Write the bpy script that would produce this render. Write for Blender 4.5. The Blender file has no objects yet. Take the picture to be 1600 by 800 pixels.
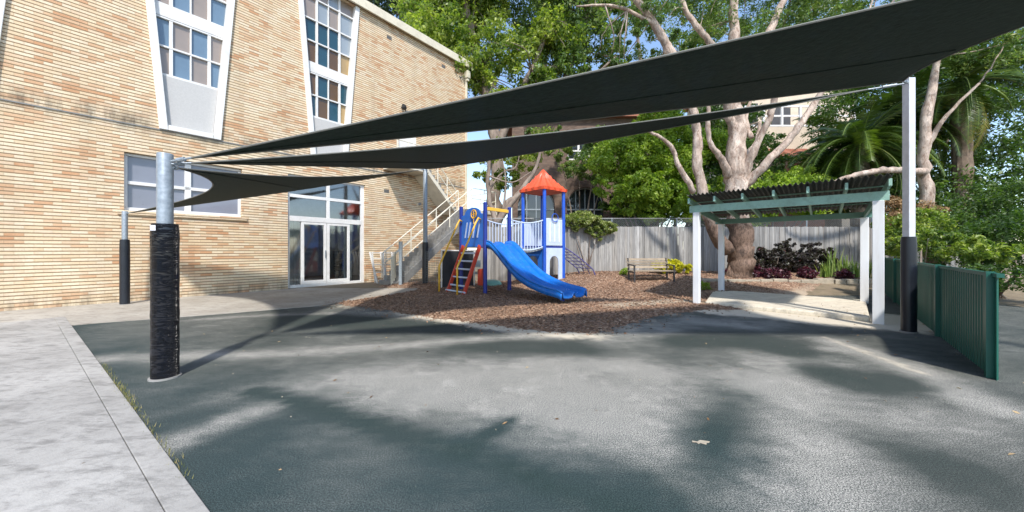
import bpy, math, random
import numpy as np
from mathutils import Vector, Matrix
from mathutils.geometry import tessellate_polygon
R = math.radians
rng = np.random.default_rng(7)
random.seed(7)
SC = bpy.context.scene
COL = SC.collection

# ------------------------------------------------------------------ camera, sky, sun, exposure
EYE = 1.35
F = 550.0                 # focal length in pixels of the 1600 px wide picture
cam = bpy.data.objects.new('camera', bpy.data.cameras.new('camera')); COL.objects.link(cam)
cam.location = (0, 0, EYE); cam.rotation_euler = (R(90), 0, 0)
cam.data.sensor_width = 36; cam.data.lens = 36*F/1600
cam.data.shift_y = -10/1600
cam.data.clip_start = .05; cam.data.clip_end = 3000
SC.camera = cam
SUN_AZ, SUN_EL = -9, 51    # heading of the light (from +Y towards +X) and height of the sun
W = bpy.data.worlds.new('World'); SC.world = W; W.use_nodes = True
_n = W.node_tree.nodes; _bg = _n['Background']
_s = _n.new('ShaderNodeTexSky'); _s.sky_type = 'NISHITA'; _s.sun_disc = False
_s.sun_elevation = R(SUN_EL); _s.sun_rotation = R(180+SUN_AZ); _s.air_density = 1.0; _s.dust_density = .6; _s.ozone_density = 1.2
W.node_tree.links.new(_s.outputs[0], _bg.inputs[0]); _bg.inputs[1].default_value = .15
sun = bpy.data.objects.new('sun', bpy.data.lights.new('sun', 'SUN')); COL.objects.link(sun)
sun.data.energy = 2.6; sun.data.angle = R(3.5); sun.data.color = (1, .955, .90)
sun.rotation_euler = (R(90-SUN_EL), 0, R(-SUN_AZ))
SC.view_settings.view_transform = 'Standard'; SC.view_settings.look = 'None'
SC.view_settings.exposure = 1.05; SC.view_settings.gamma = 1

# ------------------------------------------------------------------ node helpers
class NT:
    def __init__(s, name):
        s.m = bpy.data.materials.new(name); s.m.use_nodes = True
        s.t = s.m.node_tree; s.bsdf = s.t.nodes['Principled BSDF']; s.out = s.t.nodes['Material Output']
    def put(s, sock, v):
        if isinstance(v, bpy.types.NodeSocket): s.t.links.new(v, sock)
        elif v is not None:
            if sock.type == 'RGBA' and len(v) == 3: v = (*v, 1)
            sock.default_value = v
    def nd(s, typ, ins={}, **props):
        n = s.t.nodes.new(typ)
        for k, v in props.items(): setattr(n, k, v)
        for k, v in ins.items(): s.put(n.inputs[k], v)
        return n
    def ma(s, op, a, b=None, c=None):
        n = s.nd('ShaderNodeMath', operation=op); s.put(n.inputs[0], a); s.put(n.inputs[1], b); s.put(n.inputs[2], c); return n.outputs[0]
    def mix(s, f, a, b, mode='MIX'):
        n = s.nd('ShaderNodeMix', data_type='RGBA', blend_type=mode)
        s.put(n.inputs[0], f); s.put(n.inputs[6], a); s.put(n.inputs[7], b); return n.outputs[2]
    def noise(s, vec, scale, detail=4, rough=.6, out=0, dist=0):
        return s.nd('ShaderNodeTexNoise', {'Vector': vec, 'Scale': scale, 'Detail': detail, 'Roughness': rough, 'Distortion': dist}).outputs[out]
    def ramp(s, f, stops, interp='LINEAR'):
        n = s.nd('ShaderNodeValToRGB', {0: f}); r = n.color_ramp; r.interpolation = interp
        while len(r.elements) < len(stops): r.elements.new(.5)
        for e, (p, c) in zip(r.elements, stops):
            e.position = p; e.color = (c, c, c, 1) if isinstance(c, (int, float)) else (*c, 1)
        return n.outputs[0]
    def sep(s, v): return s.nd('ShaderNodeSeparateXYZ', {0: v}).outputs
    def comb(s, x, y, z): return s.nd('ShaderNodeCombineXYZ', {0: x, 1: y, 2: z}).outputs[0]
    def obj(s): return s.nd('ShaderNodeTexCoord').outputs['Object']
    def pos(s): return s.nd('ShaderNodeNewGeometry').outputs['Position']
    def attr(s, n, out=2): return s.nd('ShaderNodeAttribute', attribute_name=n).outputs[out]
    def bump(s, h, strength=.3, dist=.01):
        return s.nd('ShaderNodeBump', {'Height': h, 'Strength': strength, 'Distance': dist}).outputs[0]
    def fin(s, col, rough=.6, metal=0, bump=None, **kw):
        b = s.bsdf; s.put(b.inputs['Base Color'], col); s.put(b.inputs['Roughness'], rough); s.put(b.inputs['Metallic'], metal)
        if bump is not None: s.put(b.inputs['Normal'], bump)
        for k, v in kw.items(): s.put(b.inputs[k.replace('_', ' ')], v)
        return s.m

def hexc(h):
    c = [int(h[i:i+2], 16)/255 for i in (0, 2, 4)]
    return tuple(x/12.92 if x <= .04045 else ((x+.055)/1.055)**2.4 for x in c)
def sc(c, k): return tuple(min(1, x*k) for x in c)

def simple(name, col, rough=.55, var=.25, scale=3, bump=0, bscale=60, metal=0, dirt=None, dirt_amt=.5, streak=False, rnd=0, **kw):
    t = NT(name); v = t.pos()
    if streak: v = t.nd('ShaderNodeMapping', {0: v, 3: (1, 1, .12)}).outputs[0]
    n = t.noise(v, scale, 5, .65)
    c = t.mix(t.ramp(n, [(.3, 0), (.7, 1)]), sc(col, 1-var), sc(col, 1+var*.5))
    if rnd:
        c = t.mix(1.0, c, t.ramp(t.attr('rnd'), [(0, 1-rnd), (1, 1+rnd*.3)]), 'MULTIPLY')
    if dirt:
        n2 = t.noise(v, scale*2.7, 8, .7); c = t.mix(t.ma('MULTIPLY', t.ramp(n2, [(.48, 0), (.7, 1)]), dirt_amt), c, dirt)
    b = t.bump(t.noise(t.pos(), bscale, 4, .6), bump, .01) if bump else None
    r = t.ma('ADD', t.ma('MULTIPLY', n, .2), rough-.1)
    return t.fin(c, r, metal, b, **kw)

# ------------------------------------------------------------------ materials
def m_brick(name, palette, mortar, bl=.26, rh=.082, mw=.0135, fade=1.0, stain=True):
    t = NT(name); x, y, z = t.sep(t.obj())
    geo = t.nd('ShaderNodeNewGeometry').outputs['Normal']
    u_ = t.ma('ADD', x, y)
    row = t.ma('FLOOR', t.ma('DIVIDE', z, rh)); fz = t.ma('FRACT', t.ma('DIVIDE', z, rh))
    off = t.ma('MULTIPLY', t.ma('FLOORED_MODULO', row, 2.0), .5)
    uu = t.ma('ADD', t.ma('DIVIDE', u_, bl), off); cl = t.ma('FLOOR', uu); fx = t.ma('FRACT', uu)
    wn = t.nd('ShaderNodeTexWhiteNoise', {'Vector': t.comb(cl, row, 0.0)}, noise_dimensions='3D').outputs
    patch = t.noise(t.nd('ShaderNodeMapping', {0: t.obj(), 3: (.55, 1, 1.6)}).outputs[0], .9, 3, .6)
    key = t.ma('ADD', t.ma('ADD', t.ma('MULTIPLY', wn[0], .48), .10), t.ma('MULTIPLY', t.ma('SUBTRACT', patch, .35), .8))
    col = t.ramp(key, palette)
    fine = t.noise(t.obj(), 45, 4, .7)
    col = t.mix(.35, col, t.mix(1.0, col, t.ramp(fine, [(.3, .55), (.7, 1.25)]), 'MULTIPLY'))
    wob = t.ma('MULTIPLY', t.ma('SUBTRACT', t.noise(t.obj(), 25, 2), .5), .10)
    ez = t.ma('ADD', t.ma('ABSOLUTE', t.ma('SUBTRACT', fz, .5)), wob)
    ex = t.ma('ABSOLUTE', t.ma('SUBTRACT', fx, .5))
    mz = t.ma('SMOOTH_MIN', 1.0, t.ma('MAXIMUM', t.ma('DIVIDE', t.ma('SUBTRACT', ez, .5-mw/rh), .05), 0.0), .01)
    mx = t.ma('MINIMUM', t.ma('MAXIMUM', t.ma('DIVIDE', t.ma('SUBTRACT', ex, .5-.55*mw/bl), .01), 0.0), .22)
    mort = t.ma('MINIMUM', t.ma('MAXIMUM', mz, mx), 1.0)
    col = t.mix(mort, col, mortar)
    if stain:
        sv = t.nd('ShaderNodeMapping', {0: t.obj(), 3: (1.6, 1, .25)}).outputs[0]
        st = t.noise(sv, 2.2, 7, .7)
        band = t.ramp(t.ma('ABSOLUTE', t.ma('SUBTRACT', z, 4.68)), [(0, .9), (.35, 0)])
        low = t.ramp(z, [(0, .75), (.45, 0)])
        f = t.ma('MULTIPLY', t.ma('MAXIMUM', band, low), t.ramp(st, [(.42, 0), (.62, 1)]))
        col = t.mix(f, col, sc(hexc('5d5346'), .9))
        col = t.mix(t.ramp(t.noise(sv, 1.0, 6, .65), [(.5, 0), (.72, .22)]), col, sc(hexc('8a7860'), .8))
    h = t.ma('ADD', t.ma('MULTIPLY', mort, -1.0), t.ma('MULTIPLY', fine, .3))
    return t.fin(col, .85, 0, t.bump(h, .8, .008))

CREAM = [(0, hexc('e2d3ba')), (.22, hexc('e4d3b4')), (.4, hexc('dac09c')), (.52, hexc('e3d2b6')), (.64, hexc('d3b08c')), (.76, hexc('c6946c')), (.88, hexc('dac6aa')), (1, hexc('b47c66'))]
M = {}
M['brick'] = m_brick('cream_brick', CREAM, hexc('8a7356'))
M['dbrick'] = m_brick('dark_brick', [(0, hexc('55463c')), (.4, hexc('665348')), (.7, hexc('786354')), (1, hexc('4a3c36'))], hexc('776c62'), mw=.008, bl=.23, rh=.08, stain=False)
M['white'] = simple('white_paint', (.74, .73, .70), .45, .1, 2, dirt=(.5, .46, .4), dirt_amt=.35)
M['creamp'] = simple('cream_paint', (.68, .62, .48), .5, .12, 2, dirt=(.4, .35, .27), dirt_amt=.4)
M['panel'] = simple('rendered_panel', (.50, .49, .47), .8, .10, 25, bump=.3, bscale=90, dirt=(.40, .39, .37), dirt_amt=.35)
M['galv'] = simple('galvanised_steel', (.30, .34, .37), .42, .3, 22, metal=.3, bump=.08, bscale=20)
M['galv2'] = simple('pale_steel', (.62, .63, .66), .45, .14, 10, metal=.2)
M['soffit'] = simple('cream_concrete', (.66, .61, .50), .7, .15, 1.5, dirt=(.35, .3, .22), dirt_amt=.4)
M['step'] = simple('grey_concrete_step', (.24, .235, .22), .85, .3, 5, bump=.4, bscale=50)
M['rail'] = simple('cream_railing', (.74, .70, .58), .4, .08, 3)
M['dark'] = simple('dark_interior', (.03, .03, .033), .8, .2)
M['inter'] = simple('interior_wall', (.6, .6, .58), .8, .2)
M['interfl'] = simple('interior_floor', (.07, .04, .03), .4, .2)
M['curtain'] = simple('curtain_cloth', (.6, .62, .6), .9, .3, 12, streak=True)
M['blue'] = simple('blue_plastic', (.015, .15, .62), .32, .14, 3, dirt=(.10, .16, .3), dirt_amt=.3)
M['slide'] = simple('slide_blue_plastic', (.008, .15, .56), .25, .12, 2.5, dirt=(.10, .2, .4), dirt_amt=.35, bump=.05, bscale=8)
M['navy'] = simple('navy_post_paint', (.012, .035, .27), .33, .15, 4)
M['tblue'] = simple('tower_post_paint', (.015, .09, .50), .33, .15, 4)
M['pale'] = simple('pale_panel_plastic', (.55, .64, .78), .4, .1, 3, dirt=(.4, .42, .45), dirt_amt=.3)
M['orange'] = simple('orange_roof_plastic', (.78, .095, .035), .38, .16, 3)
M['red'] = simple('red_paint', (.58, .06, .03), .4, .2, 5, dirt=(.3, .12, .08), dirt_amt=.3)
M['yellow'] = simple('yellow_paint', (.80, .45, .04), .4, .15, 5)
M['purple'] = simple('purple_grey_net', (.08, .07, .20), .5, .15, 5)
M['blackb'] = simple('dark_board', (.03, .033, .037), .6, .4, 4)
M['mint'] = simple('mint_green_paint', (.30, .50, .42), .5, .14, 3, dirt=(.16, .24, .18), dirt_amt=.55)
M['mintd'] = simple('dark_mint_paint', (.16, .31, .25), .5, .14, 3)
M['sheet'] = simple('corrugated_sheet', (.045, .05, .046), .5, .45, 6, dirt=(.12, .10, .07), dirt_amt=.5)
M['whpost'] = simple('white_timber_post', (.78, .79, .80), .5, .08, 2, dirt=(.5, .48, .45), dirt_amt=.4, streak=True)
M['gfence'] = simple('green_steel_fence', (.012, .105, .075), .4, .2, 2)
M['wood'] = simple('weathered_bench_wood', (.34, .27, .19), .75, .3, 6, rnd=.45)
M['iron'] = simple('dark_iron', (.055, .052, .05), .5, .2)
M['paling'] = None
M['concrete'] = None
M['wireg'] = simple('fence_wire', (.25, .26, .26), .4, .1, metal=.5)
M['terra'] = simple('terracotta_tile', (.38, .15, .09), .8, .3, 12)
M['cblk'] = simple('cream_render', (.60, .50, .38), .8, .12, 1, dirt=(.35, .29, .2), dirt_amt=.3)
M['wbld'] = simple('white_render', (.82, .83, .86), .8, .06, 1)
M['stone'] = simple('sandstone', (.38, .33, .25), .85, .3, 6, bump=.5, bscale=30)
M['label'] = simple('white_label', (.7, .7, .72), .5, .06)
M['chair'] = simple('blue_grey_plastic_chair', (.08, .11, .16), .4, .1)
M['turq'] = simple('pale_green_plastic', (.20, .42, .34), .4, .1)
M['footing'] = simple('pole_footing', (.30, .29, .27), .8, .2, 8)
M['black'] = simple('black_fitting', (.02, .02, .02), .5, .1)

def m_vinyl():
    t = NT('black_vinyl'); v = t.nd('ShaderNodeMapping', {0: t.pos(), 3: (1, 1, 5)}).outputs[0]
    w = t.noise(v, 4.5, 6, .62, dist=1.2); r = t.ma('ABSOLUTE', t.ma('SUBTRACT', w, .5))
    return t.fin((.008, .009, .013), .2, 0, t.bump(t.ramp(r, [(0, 1), (.06, 0)]), 1.0, .05))
M['vinyl'] = m_vinyl()
M['vinyl2'] = simple('smooth_black_vinyl', (.010, .013, .02), .38, .2, 4, bump=.25, bscale=9)
def m_glass(name, col, r=.06, alpha=.35):
    t = NT(name)
    g = t.nd('ShaderNodeBsdfGlossy', {'Color': (.9, .92, .95, 1), 'Roughness': r}).outputs[0]
    tr = t.nd('ShaderNodeBsdfTransparent', {'Color': (*col, 1)}).outputs[0]
    fr = t.nd('ShaderNodeFresnel', {'IOR': 1.45}).outputs[0]
    f = t.ma('MINIMUM', t.ma('ADD', t.ma('MULTIPLY', fr, 1.5), .16), 1.0)
    mx = t.nd('ShaderNodeMixShader', {0: f, 1: tr, 2: g}).outputs[0]
    t.t.links.new(mx, t.out.inputs[0]); return t.m
M['glass'] = m_glass('clear_glass', (.85, .88, .88))
def pane(name, c, r=.18): return simple(name, c, r, .12, 1.3, bump=.03, bscale=5, Coat_Weight=.6)
M['p_blue'] = pane('blue_grey_pane', (.13, .20, .27)); M['p_taupe'] = pane('taupe_pane', (.28, .23, .19))
M['p_teal'] = pane('teal_pane', (.014, .06, .085)); M['p_amber'] = pane('amber_pane', (.11, .055, .012)); M['p_pale'] = pane('pale_pane', (.27, .31, .34))
M['p_grey'] = pane('frosted_grey_pane', (.20, .21, .25), .3); M['p_dark'] = pane('dark_pane', (.02, .025, .03), .08)
M['p_gold'] = pane('gold_pane', (.38, .26, .11))

def m_sail():
    t = NT('dark_green_shade_cloth'); x, y, z = t.sep(t.pos())
    n = t.ramp(t.noise(t.nd('ShaderNodeMapping', {0: t.pos(), 3: (1, 2.2, 1)}).outputs[0], 11, 7, .8), [(.38, 0), (.62, 1)]); n2 = t.noise(t.pos(), 1.2, 3)
    col = t.mix(n, (.005, .016, .012), (.028, .056, .042)); col = t.mix(t.ma('MULTIPLY', n2, .4), col, (.018, .034, .027))
    b = t.bump(t.noise(t.pos(), 9, 4, .7), .5, .03)
    t.fin(col, .8, 0, b)
    tl = t.nd('ShaderNodeBsdfTranslucent', {0: (.020, .034, .028, 1)}).outputs[0]
    tr = t.nd('ShaderNodeBsdfTransparent', {0: (1, 1, 1, 1)}).outputs[0]
    a = t.nd('ShaderNodeMixShader', {0: .3, 1: t.bsdf.outputs[0], 2: tl}).outputs[0]
    o = t.nd('ShaderNodeMixShader', {0: .05, 1: a, 2: tr}).outputs[0]
    t.t.links.new(o, t.out.inputs[0]); return t.m
M['sail'] = m_sail()
M['sailedge'] = simple('sail_webbing', (.16, .16, .14), .7, .2, 9)

def m_leaf(name, cols, trans=.42, rough=.45):
    t = NT(name); c = t.ramp(t.attr('rnd'), cols)
    t.fin(c, rough, 0)
    tl = t.nd('ShaderNodeBsdfTranslucent', {0: t.mix(1.0, c, (1.5, 1.7, .6, 1), 'MULTIPLY')}).outputs[0]
    o = t.nd('ShaderNodeMixShader', {0: trans, 1: t.bsdf.outputs[0], 2: tl}).outputs[0]
    t.t.links.new(o, t.out.inputs[0]); return t.m
M['l_fig'] = m_leaf('fig_leaf', [(0, (0.039, 0.091, 0.016)), (.35, (0.124, 0.189, 0.034)), (.7, (0.273, 0.338, 0.058)), (1, (0.468, 0.494, 0.117))])
M['l_gum'] = m_leaf('gum_leaf', [(0, (0.052, 0.104, 0.039)), (.5, (0.130, 0.208, 0.058)), (.85, (0.234, 0.299, 0.091)), (1, (0.390, 0.403, 0.143))])
M['l_bright'] = m_leaf('bright_leaf', [(0, (0.065, 0.143, 0.013)), (.5, (0.234, 0.338, 0.039)), (1, (0.468, 0.559, 0.091))])
M['l_dark'] = m_leaf('dark_leaf', [(0, (0.023, 0.055, 0.016)), (.6, (0.065, 0.124, 0.026)), (1, (0.156, 0.234, 0.046))])
M['l_grey'] = m_leaf('bluegreen_leaf', [(0, (0.039, 0.065, 0.046)), (.6, (0.091, 0.130, 0.078)), (1, (0.169, 0.221, 0.104))])
M['l_palm'] = m_leaf('palm_leaflet', [(0, (.025, .055, .01)), (.6, (.075, .13, .02)), (.9, (.18, .24, .03)), (1, (.4, .34, .08))], .2, .35)
M['l_var'] = m_leaf('variegated_leaf', [(0, (.06, .10, .02)), (.5, (.20, .25, .06)), (.8, (.42, .42, .18)), (1, (.5, .5, .26))])
M['l_purple'] = m_leaf('burgundy_leaf', [(0, (.018, .014, .012)), (.5, (.04, .028, .026)), (.85, (.05, .055, .025)), (1, (.12, .03, .04))], .15)
M['l_red'] = m_leaf('wine_red_leaf', [(0, (.03, .010, .016)), (.6, (.075, .015, .03)), (1, (.17, .03, .05))], .2)
M['l_blade'] = m_leaf('strappy_leaf', [(0, (.10, .16, .03)), (.6, (.24, .34, .07)), (1, (.42, .48, .16))], .25)
M['l_yel'] = m_leaf('yellow_leaf', [(0, (.28, .30, .01)), (.5, (.55, .50, .015)), (1, (.7, .62, .04))], .3)
M['l_dry'] = m_leaf('dry_leaf', [(0, (.10, .05, .02)), (.5, (.28, .16, .07)), (1, (.5, .38, .22))], .1, .8)
M['l_grass'] = m_leaf('grass_blade', [(0, (.09, .12, .03)), (.6, (.24, .23, .08)), (1, (.42, .34, .17))], .2)
M['core'] = simple('inner_foliage', (.012, .022, .008), .9, .4, 3)

def m_bark(name, a, b, c, sc_=3):
    t = NT(name); v = t.nd('ShaderNodeMapping', {0: t.pos(), 3: (1, 1, .35)}).outputs[0]
    n = t.noise(v, sc_, 7, .72, dist=.15); n2 = t.noise(v, sc_*4, 6, .7)
    col = t.ramp(n, [(.3, a), (.5, b), (.68, c)]); col = t.mix(t.ramp(n2, [(.5, 0), (.68, .6)]), col, sc(a, .45))
    if name == 'pink_gum_bark':
        zz = t.ma('ADD', t.sep(t.pos())[2], t.ma('MULTIPLY', n, 1.6)); col = t.mix(t.ramp(t.ma('DIVIDE', zz, 5.0), [(.60, 1), (.72, 0)]), col, t.mix(t.ramp(n2, [(.35, 0), (.65, 1)]), (.055, .032, .02), (.20, .13, .09)))
        vp = t.nd('ShaderNodeTexVoronoi', {'Vector': t.nd('ShaderNodeMapping', {0: t.mix(.12, t.pos(), t.noise(t.pos(), 5, 3, out=1)), 3: (1, 1, .5)}).outputs[0], 'Scale': 6.5}).outputs[1]
        col = t.mix(1.0, col, t.ramp(t.sep(vp)[0], [(0, .62), (.5, 1.0), (1, 1.22)]), 'MULTIPLY')
        col = t.mix(t.ramp(t.noise(v, 11, 6, .75), [(.54, 0), (.6, .85)]), col, (.22, .14, .10))
    return t.fin(col, .8, 0, t.bump(n2, .8, .03))
M['b_gum'] = m_bark('pink_gum_bark', hexc('836f62'), hexc('b8a595'), hexc('d6c9bb'), 6)
M['b_base'] = m_bark('brown_fibrous_bark', hexc('584237'), hexc('846857'), hexc('a38a78'), 6)
M['b_grey'] = m_bark('grey_brown_bark', hexc('5c5044'), hexc('85766a'), hexc('a89a8a'), 3)
M['b_palm'] = m_bark('palm_trunk', hexc('4e4136'), hexc('7c6a58'), hexc('9c8a76'), 9)

def m_paling():
    t = NT('grey_weathered_paling'); v = t.nd('ShaderNodeMapping', {0: t.pos(), 3: (1, 1, .06)}).outputs[0]
    g = t.noise(v, 28, 6, .7); r = t.attr('rnd')
    c = t.ramp(r, [(0, (.19, .185, .175)), (.3, (.30, .29, .275)), (.6, (.38, .37, .35)), (.85, (.33, .31, .28)), (1, (.46, .45, .43))])
    c = t.mix(1.0, c, t.ramp(g, [(.3, .5), (.6, 1.1)]), 'MULTIPLY')
    z = t.sep(t.pos())[2]
    st = t.ma('MULTIPLY', t.ramp(t.noise(v, 7, 5, .6), [(.45, 0), (.65, 1)]), t.ramp(z, [(.2, .8), (1.4, .25)]))
    c = t.mix(st, c, (.13, .12, .10))
    return t.fin(c, .85, 0, t.bump(g, .5, .01))
M['paling'] = m_paling()

def m_concrete(name, a, b, crack=True):
    t = NT(name); p = t.pos()
    n = t.noise(p, .9, 7, .68); n2 = t.noise(p, 14, 6, .7); n3 = t.noise(t.nd('ShaderNodeMapping', {0: p, 2: (0, 0, .6), 3: (1, 3, 1)}).outputs[0], 3.2, 6, .7)
    c = t.mix(t.ramp(n, [(.35, 0), (.65, 1)]), a, b)
    c = t.mix(t.ramp(n2, [(.5, 0), (.75, .5)]), c, sc(a, .55)); c = t.mix(t.ramp(n3, [(.5, 0), (.66, .7)]), c, sc(a, .6))
    c = t.mix(t.ramp(t.noise(p, 160, 2), [(.55, 0), (.8, .35)]), c, sc(a, .4))
    h = t.ma('ADD', n2, t.ma('MULTIPLY', t.noise(p, 120, 3), .4))
    return t.fin(c, .85, 0, t.bump(h, .5, .01))
M['concrete'] = m_concrete('path_concrete', (.30, .27, .225), (.43, .40, .345))
M['concrete2'] = m_concrete('old_rough_concrete', (.25, .24, .22), (.41, .395, .365))
M['slab'] = m_concrete('sandy_slab', (.62, .55, .43), (.74, .67, .54))

def m_rubber():
    t = NT('rubber_surface'); p = t.pos()
    d = t.attr('dust'); k = t.attr('teal'); s = t.attr('sand')
    g1 = t.noise(p, 120, 4, .85); g2 = t.noise(p, 300, 2, .7); lg = t.noise(p, 1.6, 7, .68); md = t.noise(t.nd('ShaderNodeMapping', {0: p, 2: (0, 0, .35), 3: (1, 2.2, 1)}).outputs[0], 3.4, 6, .7)
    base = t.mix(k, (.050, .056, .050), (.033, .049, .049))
    dd = t.ma('ADD', d, t.ma('MULTIPLY', t.ma('MULTIPLY', t.ma('SUBTRACT', t.ma('ADD', lg, md), 1.0), 1.9), t.ma('ADD', t.ma('MINIMUM', d, .5), .10)))
    dd = t.ma('MINIMUM', t.ma('MAXIMUM', dd, 0.0), 1.0)
    dg = t.ma('MINIMUM', t.ma('MULTIPLY', dd, t.ramp(g1, [(.40, .0), (.57, 1.3)])), 1.0)
    base = t.mix(t.ma('MULTIPLY', t.ma('MINIMUM', t.attr('stain_shade'), 1.0), .75), base, (.018, .034, .030))  # darkens the stain ridge and the painted sail shadow bands
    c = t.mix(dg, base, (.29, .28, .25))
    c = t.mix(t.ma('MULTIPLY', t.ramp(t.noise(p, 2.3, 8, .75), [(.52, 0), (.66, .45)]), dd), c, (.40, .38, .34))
    c = t.mix(t.ramp(t.noise(p, 31, 3, .8), [(.735, 0), (.75, .5)]), c, (.4, .39, .36))
    sp = t.ramp(t.ma('ADD', t.ma('MULTIPLY', g1, .5), t.ma('MULTIPLY', g2, .5)), [(.40, .25), (.5, .9), (.58, 2.2)])
    c = t.mix(1.0, c, sp, 'MULTIPLY')
    sdd = t.ma('ADD', s, t.ma('MULTIPLY', t.ma('SUBTRACT', t.ma('ADD', t.noise(p, 5, 6, .7), g1), 1.0), 1.1))
    c = t.mix(t.ramp(sdd, [(.25, 0), (.75, 1)]), c, t.mix(g1, (.46, .40, .31), (.68, .62, .50)))
    h = t.ma('ADD', g1, t.ma('MULTIPLY', g2, .5))
    return t.fin(c, .95, 0, t.bump(h, .35, .004), Specular_IOR_Level=.15)
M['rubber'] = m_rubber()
def m_mulch():
    t = NT('bark_mulch'); p = t.pos()
    v = t.nd('ShaderNodeTexVoronoi', {'Vector': t.nd('ShaderNodeMapping', {0: p, 3: (1, 1.8, 1)}).outputs[0], 'Scale': 24.0}).outputs
    s_ = t.sep(v[1])
    c = t.ramp(s_[0], [(0, (.08, .042, .024)), (.4, (.23, .125, .072)), (.75, (.37, .22, .135)), (1, (.56, .42, .30))])
    c = t.mix(1.0, c, t.ramp(t.noise(p, 1.1, 5, .6), [(.3, .75), (.7, 1.2)]), 'MULTIPLY')
    dus = t.ma('ADD', t.attr('sand'), t.ma('MULTIPLY', t.ma('SUBTRACT', t.noise(p, 4, 6, .7), .5), .9))
    c = t.mix(t.ramp(dus, [(.3, 0), (.8, .85)]), c, (.50, .41, .30))
    return t.fin(c, .9, 0, t.bump(t.ma('ADD', v[0], t.noise(p, 40, 3)), .9, .03))
M['mulch'] = m_mulch()
M['dirt'] = simple('dry_earth', (.22, .17, .11), .9, .35, 2, bump=.5, bscale=20, dirt=(.10, .09, .04), dirt_amt=.7)
M['chip'] = simple('wood_chip', (.37, .22, .135), .85, .3, 30, rnd=.75)

# ------------------------------------------------------------------ mesh helpers
class B:
    """collects faces for ONE mesh object"""
    def __init__(s): s.v = []; s.f = []; s.mi = []; s.r = []
    def face(s, pts, mi=0, r=None):
        i = len(s.v); s.v += [tuple(p) for p in pts]; s.f.append(tuple(range(i, i+len(pts)))); s.mi.append(mi); s.r.append(random.random() if r is None else r)
    def hexa(s, P, mi=0, r=None):
        i = len(s.v); s.v += [tuple(p) for p in P]; r = random.random() if r is None else r
        for q in ((3, 2, 1, 0), (4, 5, 6, 7), (0, 1, 5, 4), (1, 2, 6, 5), (2, 3, 7, 6), (3, 0, 4, 7)):
            s.f.append(tuple(i+k for k in q)); s.mi.append(mi); s.r.append(r)
    def box(s, x0, x1, y0, y1, z0, z1, mi=0, r=None):
        s.hexa([(x0, y0, z0), (x1, y0, z0), (x1, y1, z0), (x0, y1, z0), (x0, y0, z1), (x1, y0, z1), (x1, y1, z1), (x0, y1, z1)], mi, r)
    def bar(s, a, b, w, h, up=(0, 0, 1), mi=0, r=None):
        a = Vector(a); b = Vector(b); d = (b-a).normalized(); up = Vector(up)
        if abs(d.dot(up)) > .98: up = Vector((0, 1, 0))
        x = d.cross(up).normalized()*w/2; y = x.cross(d).normalized()*h/2
        s.hexa([a-x-y, a+x-y, a+x+y, a-x+y, b-x-y, b+x-y, b+x+y, b-x+y], mi, r)
    def tube(s, pts, rad, n=10, mi=0, cap=True, r=None):
        pts = [Vector(p) for p in pts]; m = len(pts); rad = rad if isinstance(rad, (list, tuple)) else [rad]*m
        i0 = len(s.v); r = random.random() if r is None else r
        up = Vector((0, 0, 1)); d0 = (pts[1]-pts[0]).normalized()
        if abs(d0.z) > .9: up = Vector((1, 0, 0))
        x = d0.cross(up).normalized()
        for k in range(m):
            d = (pts[min(k+1, m-1)]-pts[max(k-1, 0)]).normalized()
            x = (x-d*x.dot(d)).normalized(); y = d.cross(x)
            for j in range(n):
                a = 2*math.pi*j/n; s.v.append(tuple(pts[k]+(x*math.cos(a)+y*math.sin(a))*rad[k]))
        for k in range(m-1):
            for j in range(n):
                j2 = (j+1) % n; s.f.append((i0+k*n+j, i0+k*n+j2, i0+(k+1)*n+j2, i0+(k+1)*n+j)); s.mi.append(mi); s.r.append(r)
        if cap:
            s.f.append(tuple(i0+j for j in reversed(range(n)))); s.mi.append(mi); s.r.append(r)
            s.f.append(tuple(i0+(m-1)*n+j for j in range(n))); s.mi.append(mi); s.r.append(r)
    def prism(s, poly, z0, z1, mi=0):
        n = len(poly); i = len(s.v)
        s.v += [(p[0], p[1], z0) for p in poly]+[(p[0], p[1], z1) for p in poly]
        for q in [tuple(i+k for k in reversed(range(n))), tuple(i+n+k for k in range(n))]+[(i+k, i+(k+1) % n, i+n+(k+1) % n, i+n+k) for k in range(n)]:
            s.f.append(q); s.mi.append(mi); s.r.append(.5)
    def extr(s, poly3, vec, mi=0):
        n = len(poly3); i = len(s.v); vec = Vector(vec)
        s.v += [tuple(p) for p in poly3]+[tuple(Vector(p)+vec) for p in poly3]; r = random.random()
        for q in [tuple(i+k for k in range(n)), tuple(i+n+k for k in reversed(range(n)))]+[(i+(k+1) % n, i+k, i+n+k, i+n+(k+1) % n) for k in range(n)]:
            s.f.append(q); s.mi.append(mi); s.r.append(r)
    def grid(s, P, mi=0):
        """P: array (a,b,3)"""
        a, b = len(P), len(P[0]); i = len(s.v)
        for row in P: s.v += [tuple(map(float, p)) for p in row]
        for k in range(a-1):
            for j in range(b-1):
                s.f.append((i+k*b+j, i+k*b+j+1, i+(k+1)*b+j+1, i+(k+1)*b+j)); s.mi.append(mi); s.r.append(.5)
    def build(s, name, mats, parent=None, smooth=False, bevel=0, loc=None):
        me = bpy.data.meshes.new(name); me.from_pydata(s.v, [], s.f)
        mats = mats if isinstance(mats, (list, tuple)) else [mats]
        for m in mats: me.materials.append(M[m])
        me.polygons.foreach_set('material_index', s.mi)
        if smooth: me.polygons.foreach_set('use_smooth', [True]*len(s.f))
        at = me.attributes.new('rnd', 'FLOAT', 'FACE'); at.data.foreach_set('value', s.r)
        me.update(); return link(name, me, parent, bevel, loc)
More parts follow.
